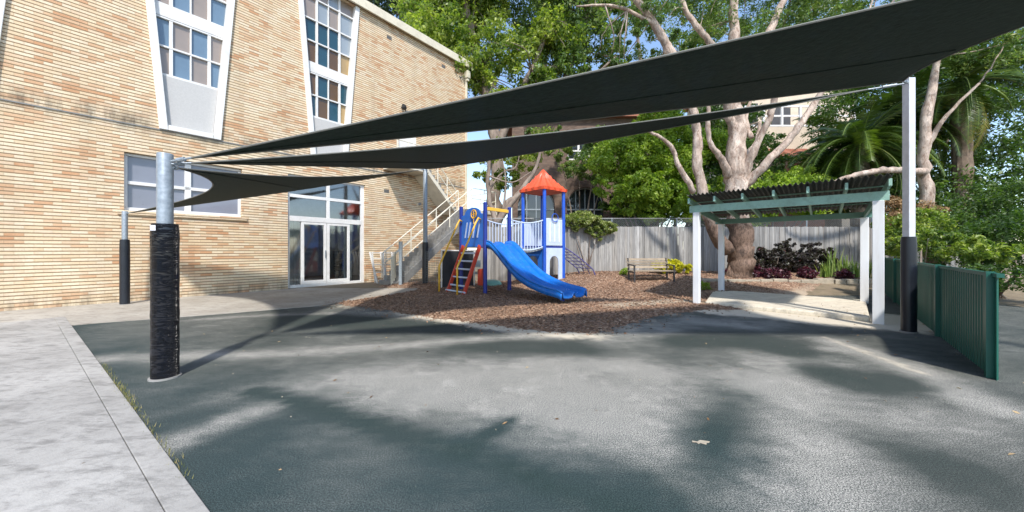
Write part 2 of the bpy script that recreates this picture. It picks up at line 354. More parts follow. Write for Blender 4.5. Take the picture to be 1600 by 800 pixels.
def link(name, me, parent=None, bevel=0, loc=None):
    o = bpy.data.objects.new(name, me); COL.objects.link(o)
    if parent: o.parent = parent
    if loc: o.location = loc
    if bevel:
        b = o.modifiers.new('bevel', 'BEVEL'); b.width = bevel; b.segments = 2; b.limit_method = 'ANGLE'; b.angle_limit = R(50)
    return o
def tag(o, label=None, cat=None, group=None, kind=None):
    for k, v in (('label', label), ('category', cat), ('group', group), ('kind', kind)):
        if v: o[k] = v
    return o
def thing(name, loc, label, cat, group=None, rz=0):
    o = bpy.data.objects.new(name, None); COL.objects.link(o); o.location = loc; o.rotation_euler = (0, 0, rz); o.empty_display_size = .2
    return tag(o, label, cat, group)
def rel(root, pts):       # world points -> root-local
    l = root.location; return [(p[0]-l.x, p[1]-l.y, p[2]-l.z) for p in pts]
def P(px, py, d): return Vector(((px-800)/F*d, d, EYE+(390-py)/F*d))
def G(px, py, z=0): d = (EYE-z)*F/(py-390); return Vector(((px-800)/F*d, d, z))
def npmesh(name, V, Fq, mat, parent=None, rnd=None, loc=None, smooth=False):
    me = bpy.data.meshes.new(name); n = len(V); k = Fq.shape[1]; m = len(Fq)
    me.vertices.add(n); me.vertices.foreach_set('co', np.asarray(V, dtype=np.float32).ravel())
    me.loops.add(m*k); me.loops.foreach_set('vertex_index', Fq.astype(np.int32).ravel())
    me.polygons.add(m); me.polygons.foreach_set('loop_start', np.arange(0, m*k, k, dtype=np.int32))
    me.polygons.foreach_set('loop_total', np.full(m, k, dtype=np.int32))
    if smooth: me.polygons.foreach_set('use_smooth', np.ones(m, dtype=bool))
    me.update(calc_edges=True)
    if rnd is not None:
        a = me.attributes.new('rnd', 'FLOAT', 'FACE'); a.data.foreach_set('value', rnd.astype(np.float32))
    me.materials.append(M[mat]); return link(name, me, parent, 0, loc)
def sm(x, a, b): t = np.clip((x-a)/(b-a), 0, 1); return t*t*(3-2*t)
def zg(x, y):             # ground height: rises gently towards the back fence
    x = np.asarray(x, float); y = np.asarray(y, float)
    r = sm(y, 9.8, 13.6)*(.06+.39*sm(x, -.6, 3.2))
    return r*1.0
def zgf(x, y): return float(zg(x, y))

def leaves(name, mat, parent, origin, blobs, n, size, seed, asp=2.4, sub=None, subr=.32, shell=.55, up=.5, rcol=(0, 1), flat=.8):
    """foliage of one crown: many leaf-sized folded faces gathered in clumps spread through the blobs"""
    g = np.random.default_rng(seed); blobs = np.array(blobs, float); w = blobs[:, 3]*blobs[:, 4]*blobs[:, 5]; w = w**.75; w /= w.sum()
    sub = max(50, n//85)
    bi = g.choice(len(blobs), sub, p=w); dirs = g.normal(size=(sub, 3)); dirs /= np.linalg.norm(dirs, axis=1)[:, None]
    rad = shell+(1-shell)*g.random(sub)**.7
    cc = blobs[bi, :3]+dirs*rad[:, None]*blobs[bi, 3:6]
    cr = subr*blobs[bi, 3:6].mean(1)*(.5+1.0*g.random(sub)); cs = g.random(sub)
    ci = g.integers(0, sub, n); off = g.normal(size=(n, 3)); off /= np.linalg.norm(off, axis=1)[:, None]
    off *= (g.random(n)**.45)[:, None]; off[:, 2] *= flat
    c = cc[ci]+off*cr[ci][:, None]
    nz = g.normal(size=(n, 3))*.8+off*.6; nz[:, 2] += up; nz /= np.linalg.norm(nz, axis=1)[:, None]
    t = g.normal(size=(n, 3)); t[:, 2] -= .4; t -= nz*(t*nz).sum(1)[:, None]; t /= np.linalg.norm(t, axis=1)[:, None]
    b = np.cross(nz, t); L = size*(.6+.8*g.random(n))[:, None]; Wd = L/asp
    V = np.stack([c-t*L*.5, c+b*Wd*.5+nz*Wd*.18, c+t*L*.5, c-b*Wd*.5+nz*Wd*.18], 1).reshape(-1, 3)-np.array(origin)
    Fq = np.arange(n*4).reshape(n, 4)
    r = np.clip(rcol[0]+(rcol[1]-rcol[0])*(.45*cs[ci]+.55*g.random(n))+g.normal(size=n)*.06, 0, 1)
    return npmesh(name, V, Fq, mat, parent, r)

def blades(name, mat, parent, origin, spots, n, h, seed, w=.03, lean=.35):
    g = np.random.default_rng(seed); V = []; Fq = []; r = []
    for (x, y, z) in spots:
        for _ in range(n):
            a = g.random()*6.283; l = g.random()*lean; hh = h*(.6+.5*g.random()); bx = x+g.normal()*.05; by = y+g.normal()*.05
            dx, dy = math.cos(a), math.sin(a); px_, py_ = -dy, dx; rr = g.random(); i = len(V)
            for k in range(4):
                t = k/3; cx = bx+dx*l*hh*t*t; cy = by+dy*l*hh*t*t; cz = z+hh*(t-.15*l*t*t); ww = w*(1-t**2*.9)/2
                V += [(cx-px_*ww, cy-py_*ww, cz), (cx+px_*ww, cy+py_*ww, cz)]
                if k: Fq.append((i+2*k-2, i+2*k-1, i+2*k+1, i+2*k)); r.append(rr)
    return npmesh(name, np.array(V)-np.array(origin), np.array(Fq), mat, parent, np.array(r))

def twist(pts, seed, amp=.08, step=5):
    """subdivide a limb's polyline (x,y,z,r) with a smooth wander"""
    g = np.random.default_rng(seed); pts = np.array(pts, float); out = []
    m = len(pts)
    for k in range(m-1):
        p0, p1, p2, p3 = pts[max(k-1, 0)], pts[k], pts[k+1], pts[min(k+2, m-1)]
        for j in range(step):
            t = j/step
            q = .5*((2*p1)+(-p0+p2)*t+(2*p0-5*p1+4*p2-p3)*t*t+(-p0+3*p1-3*p2+p3)*t**3)
            q[:3] += g.normal(size=3)*amp*max(q[3], .03)*1.2; q[3] *= 1+g.normal()*.06; out.append(q)
    out.append(pts[-1]); return out
LK = [1.0]
def limb(b, pts, seed, n=10, mi=0, amp=.12, origin=(0, 0, 0)):
    q = twist([(p[0], p[1], p[2], p[3]*LK[0]) for p in pts], seed, amp); b.tube([Vector(p[:3])-Vector(origin) for p in q], [max(p[3], .008) for p in q], n, mi)
def pl(px, py, d, r): v = P(px, py, d); return (v.x, v.y, v.z, r)

# ------------------------------------------------------------------ ground and surfaces
def sheet(name, x0, x1, y0, y1, step, zf, mat, attrs=None, keep=None, yz=None):
    xs = np.arange(x0, x1+step/2, step); ys = np.arange(y0, y1+step/2, step); X, Y = np.meshgrid(xs, ys)
    Z = zf(X, Y); V = np.stack([X, Y, Z], -1).reshape(-1, 3); nx, ny = len(xs), len(ys)
    i = np.arange(nx*ny).reshape(ny, nx); Fq = np.stack([i[:-1, :-1], i[:-1, 1:], i[1:, 1:], i[1:, :-1]], -1).reshape(-1, 4)
    if keep is not None:
        kk = keep(X, Y).reshape(-1); Fq = Fq[kk[Fq].all(1)]
    o = npmesh(name, V, Fq, mat, smooth=True)
    if attrs:
        for k, f in attrs.items():
            a = o.data.attributes.new(k, 'FLOAT', 'POINT'); a.data.foreach_set('value', f(X, Y).astype(np.float32).ravel())
    return tag(o, kind='structure')
def seg(X, Y, a, b, w):
    ax, ay = a[0], a[1]; dx, dy = b[0]-ax, b[1]-ay; L2 = dx*dx+dy*dy+1e-9
    t = np.clip(((X-ax)*dx+(Y-ay)*dy)/L2, 0, 1); d = np.hypot(X-ax-t*dx, Y-ay-t*dy)
    return np.exp(-(d/w)**2)
def strokes(X, Y, lst):
    m = np.zeros_like(X)
    for (pts, w, amp) in lst:
        q = [G(*p) for p in pts]
        f = np.zeros_like(X)
        for a, b in zip(q[:-1], q[1:]): f = np.maximum(f, seg(X, Y, a, b, w))
        m = m+f*amp
    return m
def side(X, Y, a, b):     # >0 on the left of a->b
    a = G(*a); b = G(*b); L = math.hypot(b.x-a.x, b.y-a.y)
    return ((b.x-a.x)*(Y-a.y)-(b.y-a.y)*(X-a.x))/L
def wob(X, Y, s, ph=0):
    return (np.sin(X*s*1.7+ph)*np.cos(Y*s*1.3+ph*2)+.6*np.sin(X*s*3.9+Y*s*2.1+ph)+.35*np.sin(X*s*8.3-Y*s*6.1+ph))/1.6
g = sheet('ground', -60, 60, -30, 80, .5, lambda X, Y: zg(X, Y)-.03-.0*X, 'dirt')
far = B(); far.box(-900, 900, -900, 1200, -.6, -.2); tag(far.build('terrain', 'dirt'), kind='structure')
def poly_in(X, Y, poly):
    ins = np.zeros(X.shape, bool); n = len(poly)
    for i in range(n):
        x1, y1 = poly[i][:2]; x2, y2 = poly[(i+1) % n][:2]
        c = ((y1 > Y) != (y2 > Y)) & (X < (x2-x1)*(Y-y1)/(y2-y1+1e-12)+x1); ins ^= c
    return ins
def pdist(X, Y, poly):
    d = np.full(X.shape, 1e9); n = len(poly)
    for i in range(n):
        a, b = poly[i], poly[(i+1) % n]; dx, dy = b[0]-a[0], b[1]-a[1]
        t = np.clip(((X-a[0])*dx+(Y-a[1])*dy)/(dx*dx+dy*dy+1e-9), 0, 1); d = np.minimum(d, np.hypot(X-a[0]-t*dx, Y-a[1]-t*dy))
    return np.where(poly_in(X, Y, poly), d, -d)

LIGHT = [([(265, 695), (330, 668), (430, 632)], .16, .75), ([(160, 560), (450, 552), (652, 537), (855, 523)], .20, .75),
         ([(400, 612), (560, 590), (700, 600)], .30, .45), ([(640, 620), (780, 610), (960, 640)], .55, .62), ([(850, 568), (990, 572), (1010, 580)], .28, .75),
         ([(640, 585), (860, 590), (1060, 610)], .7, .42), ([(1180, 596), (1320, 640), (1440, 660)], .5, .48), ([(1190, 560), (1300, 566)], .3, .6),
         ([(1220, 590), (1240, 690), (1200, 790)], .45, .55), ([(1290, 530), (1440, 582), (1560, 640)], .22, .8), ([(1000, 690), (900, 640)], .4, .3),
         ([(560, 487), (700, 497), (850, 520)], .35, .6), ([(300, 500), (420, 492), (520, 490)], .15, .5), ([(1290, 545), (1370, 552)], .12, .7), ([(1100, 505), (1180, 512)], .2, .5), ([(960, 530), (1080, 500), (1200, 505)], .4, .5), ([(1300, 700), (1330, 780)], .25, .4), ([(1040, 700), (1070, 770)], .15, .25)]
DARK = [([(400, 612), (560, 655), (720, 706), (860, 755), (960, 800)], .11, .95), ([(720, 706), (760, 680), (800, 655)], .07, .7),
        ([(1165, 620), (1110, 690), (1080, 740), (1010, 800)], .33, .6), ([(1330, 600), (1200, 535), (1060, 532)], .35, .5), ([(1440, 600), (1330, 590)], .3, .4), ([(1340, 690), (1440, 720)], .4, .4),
        ([(480, 498), (600, 505), (700, 512)], .5, .45), ([(720, 540), (900, 545)], .4, .3)]  # stained ridge and patches first, then bands standing in for sail shadow
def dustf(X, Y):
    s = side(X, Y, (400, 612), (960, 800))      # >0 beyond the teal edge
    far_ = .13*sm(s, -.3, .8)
    return np.clip(.04+far_+strokes(X, Y, LIGHT)-strokes(X, Y, DARK)+.10*wob(X, Y, .9, 1.3), 0, 1)  # painted shadow bands also cut the pale dust
def stain_shadef(X, Y): return np.clip(strokes(X, Y, DARK)*(.62+.25*wob(X, Y, 4.1, .7)), 0, 1)  # ridge stain plus the sails' shadow, put into the rubber colour
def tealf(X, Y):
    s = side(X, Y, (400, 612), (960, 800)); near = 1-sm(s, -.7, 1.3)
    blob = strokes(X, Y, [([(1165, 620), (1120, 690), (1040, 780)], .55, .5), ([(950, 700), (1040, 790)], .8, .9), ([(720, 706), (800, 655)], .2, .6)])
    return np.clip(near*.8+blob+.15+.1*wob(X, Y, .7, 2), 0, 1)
MULCH = [(-3.35, 11.0), (-4.6, 8.85), (-3.35, 8.15), (-2.2, 7.35), (-.5, 6.3), (.6, 5.75), (1.45, 5.65), (2.15, 6.35), (3.0, 7.15), (4.1, 7.8), (5.0, 7.9), (6.1, 8.4), (12.5, 13.9), (12.5, 14.3), (-4.6, 14.3), (-4.6, 12.6), (-2.9, 12.3)]
SAND_FRONT = [(3.9, 8.3), (4.2, 7.5), (5.2, 6.8), (5.9, 6.15), (6.6, 5.7), (7.6, 6.0), (8.3, 7.0), (7.0, 7.6)]
def sandf(X, Y):
    d = pdist(X, Y, MULCH); s = .50*np.exp(-((d+.12)/.34)**2)
    s2 = sm(pdist(X, Y, SAND_FRONT)+.12*wob(X, Y, 2.2, .4), -.45, .35)
    s3 = strokes(X, Y, [([(1290, 528), (1440, 582)], .09, .55), ([(620, 489), (760, 509), (880, 523)], .16, .5), ([(700, 497), (870, 521), (930, 524)], .28, .3)])
    return np.clip(np.maximum(s*(.6+.6*wob(X, Y, 1.5, 3)), s2)+s3, 0, 1)
sheet('playground_surface', -14, 12, -2, 12, .1, lambda X, Y: 0*X-.0, 'rubber', {'dust': dustf, 'teal': tealf, 'stain_shade': stain_shadef, 'sand': sandf},
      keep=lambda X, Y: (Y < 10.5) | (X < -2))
def mz(X, Y):
    d = pdist(X, Y, MULCH)+.10*wob(X, Y, 3.1, .2)+.05*wob(X, Y, 9, 1.2)
    h = .045*sm(d, 0, .5)-.03*(1-sm(d, -.2, .02))
    return zg(X, Y)+h+.012*wob(X, Y, 5, 2)*sm(d, 0, .3)+.008*wob(X, Y, 14, 1)*sm(d, 0, .1)
def msand(X, Y):
    d = pdist(X, Y, MULCH)
    return np.clip(.35*np.exp(-(d/.25)**2)+strokes(X, Y, [([(960, 480), (1060, 472), (1090, 474)], .35, 1.0), ([(900, 436), (1000, 440), (1080, 436)], .7, .45), ([(880, 476), (950, 470)], .2, .5)])+.75*sm(X-Y*.1, 4.6, 6.5)*sm(-Y, -12, -9.5), 0, 1)
sheet('mulch', -4.8, 12.8, 5.4, 14.4, .06, mz, 'mulch', {'sand': msand}, keep=lambda X, Y: pdist(X, Y, MULCH) > -.25)

th = math.atan2(550, 430); U = Vector((math.cos(th), math.sin(th), 0)); NV = Vector((U.y, -U.x, 0))
WC = Vector((-2.3795, 18.6962, 0))               # building corner on the ground
def WP(x, off, z=0): return WC+U*x+NV*off+Vector((0, 0, z))   # point x along the facade, off metres out of it
# concrete strip along the building
b = B(); b.prism([WP(-24, 0)[:2], G(0, 519)[:2], G(156, 505)[:2], G(330, 492)[:2], G(500, 478)[:2], G(600, 462)[:2], G(692, 452)[:2], (-1.2, 13.2), (.2, 15.2), (-1, 20), WP(0, 0)[:2]], -.05, .012)
tag(b.build('path', 'concrete'), kind='structure')
# footpath in the left foreground with its edge strip
k0, k1 = G(156, 570), G(325, 800); kd = (k1-k0).normalized(); kn = Vector((kd.y, -kd.x, 0))
if kn.x > 0: kn = -kn
b = B()
a0, a1 = k0-kd*5, k1+kd*3
b.prism([a0[:2], (a0+kn*.13)[:2], (a1+kn*.13)[:2], a1[:2]], -.05, .018)
b.prism([(a0+kn*.133)[:2], (a0+kn*7)[:2], (a1+kn*7)[:2], (a1+kn*.133)[:2]], -.05, .015)
tag(b.build('footpath', 'concrete2', bevel=.004), kind='structure')
b = B()
for k in range(900):
    t = 3.2+(random.random()**1)*3.6; c = k0+kd*(t-3.2)*1.0+kn*(random.gauss(-.012, .02)); s_ = random.random()
    if random.random() > (.9 if 1.0 < (t-3.2) < 2.1 else .3): continue
    a = random.random()*6.28; h = random.uniform(.004, .02); w = .003
    b.face([(c.x-w, c.y, .0), (c.x+w, c.y, .0), (c.x+math.cos(a)*h*.8, c.y+math.sin(a)*h*.8, .018+h)])
tag(b.build('grass_tufts', 'l_grass'), 'thin dry grass growing along the edge of the concrete footpath', 'grass', kind='stuff')

# ------------------------------------------------------------------ hall building
hall = thing('brick_hall', WC, 'tall cream brick hall with tapered white windows and glass doors', 'building', rz=th)
ZT = 11.05
def trap(c, hb, z0, z1, e=0): return [(c-hb-e, z0), (c+hb+e, z0), (c+hb+e+.08*(z1-z0), z1), (c-hb-e-.08*(z1-z0), z1)]
WINC = [-14.83, -10.985, -7.14]
holes = [trap(c, .635, 4.76, ZT-.12) for c in WINC]
LW = (-12.28, -9.8, 2.36, 3.86); DR = (-8.52, -5.74, .10, 3.95)
holes.append([(LW[0], LW[2]), (LW[1], LW[2]), (LW[1], LW[3]), (LW[0], LW[3])])
holes.append([(DR[0], DR[2]-.1), (DR[1], DR[2]-.1), (DR[1], DR[3]), (DR[0], DR[3])])
UD = (-4.2, -3.25, 4.87, 7.12); holes.append([(UD[0], UD[2]), (UD[1], UD[2]), (UD[1], UD[3]), (UD[0], UD[3])])
outer = [(-24, 0), (0, 0), (0, ZT), (-24, ZT)]
loops = [[Vector((x, z, 0)) for x, z in outer]]+[[Vector((x, z, 0)) for x, z in h] for h in holes]
flat_ = [v for l in loops for v in l]; b = B()
for t in tessellate_polygon(loops):
    q = [flat_[i] for i in t]
    if (q[1]-q[0]).cross(q[2]-q[0]).z < 0: q = q[::-1]
    b.face([(v.x, 0, v.y) for v in q])
DEP = .24
for h in holes:
    for i in range(len(h)):
        (x0, z0), (x1, z1) = h[i], h[(i+1) % len(h)]; b.face([(x0, 0, z0), (x0, DEP, z0), (x1, DEP, z1), (x1, 0, z1)])
b.face([(0, 0, 0), (0, 14, 0), (0, 14, ZT), (0, 0, ZT)]); b.face([(-24, 14, 0), (-24, 0, 0), (-24, 0, ZT), (-24, 14, ZT)]); b.face([(0, 14, 0), (-24, 14, 0), (-24, 14, ZT), (0, 14, ZT)])
b.build('wall', 'brick', hall)
b = B(); b.box(-24.1, .18, -.16, 14.1, ZT+.002, ZT+.12); b.box(-24.1, .18, -.19, -.11, ZT-.12, ZT+.24); b.box(.12, .20, -.19, 14.1, ZT-.12, ZT+.24)
b.build('roof', 'creamp', hall, bevel=.01)
b = B(); b.box(-24, -.0, -.022, -.001, 4.585, 4.615); b.build('ledge', 'step', hall)
# tapered windows
for wi, c in enumerate(WINC):
    z0, z1 = 4.76, ZT-.13; hw = lambda z, e=0: .635+.08*(z-z0)+e
    b = B(); fw = .15
    for s_ in (-1, 1):
        def X(z, e): return c+s_*(hw(z)+e)
        b.hexa([(X(z0, .02), -.07, z0-.14), (X(z0, -fw), -.07, z0-.14), (X(z0, -fw), .2, z0-.14), (X(z0, .02), .2, z0-.14),
                (X(z1, .02), -.07, z1), (X(z1, -fw), -.07, z1), (X(z1, -fw), .2, z1), (X(z1, .02), .2, z1)] if s_ > 0 else
               [(X(z0, -fw), -.07, z0-.14), (X(z0, .02), -.07, z0-.14), (X(z0, .02), .2, z0-.14), (X(z0, -fw), .2, z0-.14),
                (X(z1, -fw), -.07, z1), (X(z1, .02), -.07, z1), (X(z1, .02), .2, z1), (X(z1, -fw), .2, z1)])
    b.box(c-.63+.149, c+.63-.149, -.075, .19, z0-.14, z0)
    fr = b.build('window', 'white', hall, bevel=.008)
    sill = 6.15; rows = [sill, sill+.78, sill+1.56, 'b', sill+1.93, sill+2.71, sill+3.49, sill+4.27, 10.95]
    gx = [-9, -.41, 0, .41, 9]
    gb = B(); nb = B(); yy = .13
    zr = [(6.15, 6.93), (6.93, 7.71), (8.08, 8.86), (8.86, 9.64), (9.64, 10.42), (10.42, z1)]
    PAL = [['p_taupe', 'p_blue', 'p_taupe', 'p_blue'], ['p_teal', 'p_amber', 'p_teal', 'p_gold']]
    mats = ['p_blue', 'p_taupe', 'p_teal', 'p_amber', 'p_gold', 'p_pale']
    for ri, (za, zb) in enumerate(zr):
        for ci in range(4):
            xa, xb = gx[ci], gx[ci+1]
            def cl(x, z): return c+max(-hw(z, -.14), min(hw(z, -.14), x))
            if wi < 2: mt = 'p_blue' if (ri+ci) % 2 else 'p_taupe'
            else:
                mt = ['p_amber' if (ri+ci) % 2 else 'p_teal', 'p_teal' if (ri+ci) % 2 else 'p_amber'][ri > 1]
                if ci == 3 and ri % 2 == 0: mt = 'p_gold'
                if ri >= 4: mt = 'p_pale' if (ri+ci) % 2 else 'p_taupe'
                if ri == 3 and ci in (1, 3): mt = 'p_pale' if ci == 3 else 'p_teal'
            gb.face([(cl(xa, za), yy, za), (cl(xb, za), yy, za), (cl(xb, zb), yy, zb), (cl(xa, zb), yy, zb)], mats.index(mt))
    gb.build('pane', mats, fr)
    for x_, w_ in ((-.41, .075), (0, .035), (.41, .075)): nb.box(c+x_-w_/2, c+x_+w_/2, .07, .16, 6.15, z1)
    for z_, h_ in ((6.15, .07), (6.93, .05), (7.71, .05), (8.08, .05), (8.86, .05), (9.64, .05), (10.42, .05)): nb.box(c-hw(z_, -.145), c+hw(z_, -.145), .062, .165, z_-h_/2, z_+h_/2)
    nb.build('glazing_bars', 'white', fr, bevel=.004)
    pb = B(); e = -.145
    pb.face([(c-hw(7.71, e), .055, 7.74), (c+hw(7.71, e), .055, 7.74), (c+hw(8.08, e), .055, 8.06), (c-hw(8.08, e), .055, 8.06)][::1])
    pb.build('band', 'white', fr)
    pb = B(); pb.face([(c-hw(z0, e), .05, z0), (c+hw(z0, e), .05, z0), (c+hw(6.12, e), .05, 6.12), (c-hw(6.12, e), .05, 6.12)])
    pb.build('spandrel_panel', 'panel', fr)
# lower window
x0, x1, z0, z1 = LW
b = B()
for q in ((x0, x1, z0, z0+.09), (x0, x1, z1-.07, z1), (x0, x0+.07, z0+.09, z1-.07), (x1-.07, x1, z0+.09, z1-.07), ((x0+x1)/2-.07, (x0+x1)/2+.07, z0+.09, z1-.07), (x0+.07, x1-.07, 3.05, 3.14)): b.box(q[0]+.002, q[1]-.002, .11, .20-(.004 if q[2] == 3.05 else 0), q[2]+.002, q[3]-.002)
wl = b.build('window', 'white', hall, bevel=.005)
b = B(); b.face([(x0, .17, z0), (x1, .17, z0), (x1, .17, z1), (x0, .17, z1)]); b.build('pane', 'p_grey', wl)
b = B(); b.box(x0-.12, x1+.12, -.05, .11, z0-.10, z0-.003); b.build('sill', 'brick', wl)
# glazed entry
x0, x1, z0, z1 = DR; b = B(); y0, y1 = .08, .17
def fb(xa, xb, za, zb, d=0): b.box(xa, xb, y0-d, y1-.001-d*.5, za, zb)
fb(x0+.002, x0+.08, 0.02, z1); fb(x1-.14, x1-.002, 0.02, z1); fb(x0+.08, x1-.14, z1-.07, z1-.002); fb(x0+.08, x1-.14, 2.34, 2.52, .02); fb(x0+.08, x1-.14, 3.17, 3.28); fb(-7.2, -7.09, 2.52, 3.17); fb(-7.2, -7.09, 3.28, 3.88)
fb(x0+.08, x1-.14, .02, .12, .03)
ent = b.build('entry_frame', 'white', hall, bevel=.004)
b = B(); b.face([(x0+.08, .13, 2.52), (x1-.14, .13, 2.52), (x1-.14, .13, 3.88), (x0+.08, .13, 3.88)]); b.face([(x0+.08, .13, .12), (-8.08, .13, .12), (-8.08, .13, 2.34), (x0+.08, .13, 2.34)]); b.face([(-6.33, .13, .12), (x1-.14, .13, .12), (x1-.14, .13, 2.34), (-6.33, .13, 2.34)])
b.build('sidelight_glass', 'glass', ent)
for xa, xb in ((-8.08, -7.21), (-7.20, -6.33)):
    b = B(); w = .10
    b.box(xa+.002, xa+w, .07, .125, .125, 2.335); b.box(xb-w, xb-.002, .07, .125, .125, 2.335); b.box(xa+w, xb-w, .07, .125, .125, .24); b.box(xa+w, xb-w, .07, .125, 2.25, 2.335)
    dd = b.build('door', 'white', ent, bevel=.004)
    b = B(); b.face([(xa+w, .1, .24), (xb-w, .1, .24), (xb-w, .1, 2.25), (xa+w, .1, 2.25)]); b.build('door_glass', 'glass', dd)
    hx = xb-.05 if xa < -7.5 else xa+.05
    if xa < -7.5: b = B(); b.box(hx-.015, hx+.015, .03, .07, 1.05, 1.32); b.build('handle', 'galv', dd)
# room behind the doors
b = B()
b.face([(-9.5, .3, .05), (-4, .3, .05), (-4, 5, .05), (-9.5, 5, .05)], 1); b.face([(-9.5, 5, 0), (-4, 5, 0), (-4, 5, 4.2), (-9.5, 5, 4.2)]); b.face([(-9.5, .3, 0), (-9.5, 5, 0), (-9.5, 5, 4.2), (-9.5, .3, 4.2)]); b.face([(-4, .3, 0), (-4, 5, 0), (-4, 5, 4.2), (-4, .3, 4.2)]); b.face([(-9.5, .3, 4.2), (-4, .3, 4.2), (-4, 5, 4.2), (-9.5, 5, 4.2)])
b.box(-8.3, -7.4, 4.9, 4.96, 1.2, 2.6, 2)
b.build('entry_room', ['inter', 'interfl', 'curtain'], hall)
b = B()
for k in range(40):
    xx = -8.4+k*.06; b.box(xx, xx+.045, .5+.03*(k % 2), .53+.03*(k % 2), .1, 2.4 if k < 9 or k > 33 else .1001)
b.build('curtain', 'curtain', hall)
# stacked chairs inside
ch = thing('stacked_chair', WP(-6.25, -.9, .06), 'stack of blue grey plastic chairs seen through the glass door', 'chair stack', rz=th)
b = B()
for k in range(5):
    z = .42+k*.11; b.box(-.22, .22, -.2, .2, z, z+.03)
b.build('seat', 'chair', ch, bevel=.008); b = B()
for k in range(5):
    z = .5+k*.11
    for q in range(4): b.box(-.21, .21, .2+q*.012, .225+q*.012, z+q*.075, z+q*.075+.05)
b.build('backrest', 'chair', ch)
for sx in (-.2, .2):
    for sy in (-.18, .18): b = B(); b.bar((sx, sy, 0), (sx*.9, sy*.9, .42), .03, .03); b.build('leg', 'chair', ch)
# upper door, light, vents, downpipe
x0, x1, z0, z1 = UD; b = B(); b.box(x0+.06, x1-.06, .10, .14, z0, z1-.06); ud = b.build('upper_door', 'white', hall, bevel=.004)
b = B(); b.box(x0+.002, x0+.058, .02, .16, z0, z1); b.box(x1-.058, x1-.002, .02, .16, z0, z1); b.box(x0+.058, x1-.058, .02, .16, z1-.058, z1-.002); b.build('door_frame', 'white', ud)
b = B(); b.tube([(x1-.16, .10, 5.9), (x1-.16, .05, 5.9), (x1-.28, .05, 5.9)], .014, 8); b.build('handle', 'galv', ud)
b = B(); b.tube([(-4.02, 0, 7.62), (-4.02, -.10, 7.62)], .05, 10); b.tube([(-4.12, -.17, 7.52), (-4.02, -.17, 7.60), (-3.92, -.17, 7.66)], [.02, .14, .02], 12); b.tube([(-3.86, 0, 7.52), (-3.80, -.16, 7.46)], [.03, .05], 8)
b.build('wall_lamp', 'black', hall, smooth=False)
for (vx, vz) in ((-4.65, 10.4), (-1.64, 10.4), (-4.78, 3.83), (-2.1, 3.83)):
    b = B(); b.box(vx-.115, vx+.115, -.004, .02, vz-.075, vz+.075)
    for q in range(3): b.box(vx-.10, vx+.10, -.010, -.0045, vz-.055+q*.045, vz-.035+q*.045, 1)
    b.build('air_vent', ['iron', 'step'], hall)
b = B(); b.box(-.24, -.02, -.26, -.02, 10.35, 10.72); b.box(-.2, -.06, -.22, -.04, 10.2, 10.35); dp = b.build('rainwater_head', 'creamp', hall, bevel=.01)
b = B(); b.box(-.19, -.09, -.115, -.02, .1, 10.2)
for z in (2, 4.5, 7, 9.3): b.box(-.21, -.07, -.12, -.005, z, z+.04)
b.build('downpipe', 'creamp', hall, bevel=.008)
b = B(); b.tube([(-.5, -.0, 10.3), (-.5, -.12, 10.28)], .04, 8); b.build('sensor', 'step', hall); b = B(); b.tube([(-3.1, 0, 3.45), (-3.1, -.1, 3.45)], .06, 8); b.build('bulkhead_lamp', 'step', hall)

# ------------------------------------------------------------------ outside staircase
st = thing('staircase', WP(-3, 1), 'outside concrete staircase with cream pipe railings climbing the hall wall', 'staircase', rz=th)
def SP(x, off, z): return (x+3, -off+1, z)       # facade coordinates -> staircase-local
def sbox(b, xa, xb, oa, ob, za, zb, mi=0): b.box(xa+3, xb+3, -ob+1, -oa+1, za, zb, mi)
XT, ZM, ZU = -1.7, 3.2, 4.87            # x of the half landing, its height, upper door height
XF = -5.8
# lower flight (outer lane), from x=XF at ground up to XT
b = B(); n = 18; dx = (XT-XF)/n; dz = ZM/n
for k in range(n):
    sbox(b, XF+k*dx, XF+(k+1)*dx+.02, 1.10, 2.02, max(.012, (k+1)*dz-.30), (k+1)*dz)
b.build('lower_flight', 'step', st)
b = B(); b.extr([SP(XF-.02, 2.02, .02), SP(XT, 2.02, ZM-.12), SP(XT, 2.02, ZM-.42), SP(XF+.45, 2.02, .02)], (0, -.05, 0))
b.build('stringer', 'step', st)
b = B(); sbox(b, XT, XT+1.72, .02, 2.07, ZM-.16, ZM); b.build('half_landing', 'soffit', st, bevel=.01)
b = B(); b.bar(SP(XT+1.6, 1.95, 0), SP(XT+1.6, 1.95, ZM-.16), .12, .12); b.build('support_post', 'creamp', st)
# upper flight (against the wall): from XT up to XL
XL = -3.35; n = 9; dx = (XT-XL)/n; dz = (ZU-ZM)/n; b = B()
b.extr([SP(XT, .012, ZM-.16), SP(XL, .012, ZU-.24), SP(XL, .012, ZU), SP(XT, .012, ZM+.02)], (0, -.98, 0))
b.build('upper_flight', 'soffit', st, bevel=.01)
b = B()
for k in range(n): sbox(b, XT-(k+1)*dx, XT-k*dx, .02, .97, ZM+k*dz, ZM+(k+1)*dz)
b.build('upper_steps', 'step', st)
b = B(); sbox(b, -4.95, XL, .012, 1.0, ZU-.16, ZU); b.build('top_landing', 'soffit', st, bevel=.01)
def rails(o, pts, hs=(.95, .55), posts=3, r=.022):
    b = B()
    for h in hs:
        q = [SP(x, o, z+h) for x, z in pts]; b.tube(q, r, 8)
    for (xa, za), (xb, zb) in zip(pts[:-1], pts[1:]):
        for k in range(posts+1):
            t = k/posts; x, z = xa+(xb-xa)*t, za+(zb-za)*t; b.tube([SP(x, o, z), SP(x, o, z+hs[0])], r, 8)
    return b.build('handrail', 'rail', st)
rails(2.0, [(XF-.05, .02), (XF+.12, .30), (XT, ZM)], (.95, .5), 3); rails(1.12, [(XF+.12, .25), (XT, ZM)], (.95, .5), 3)
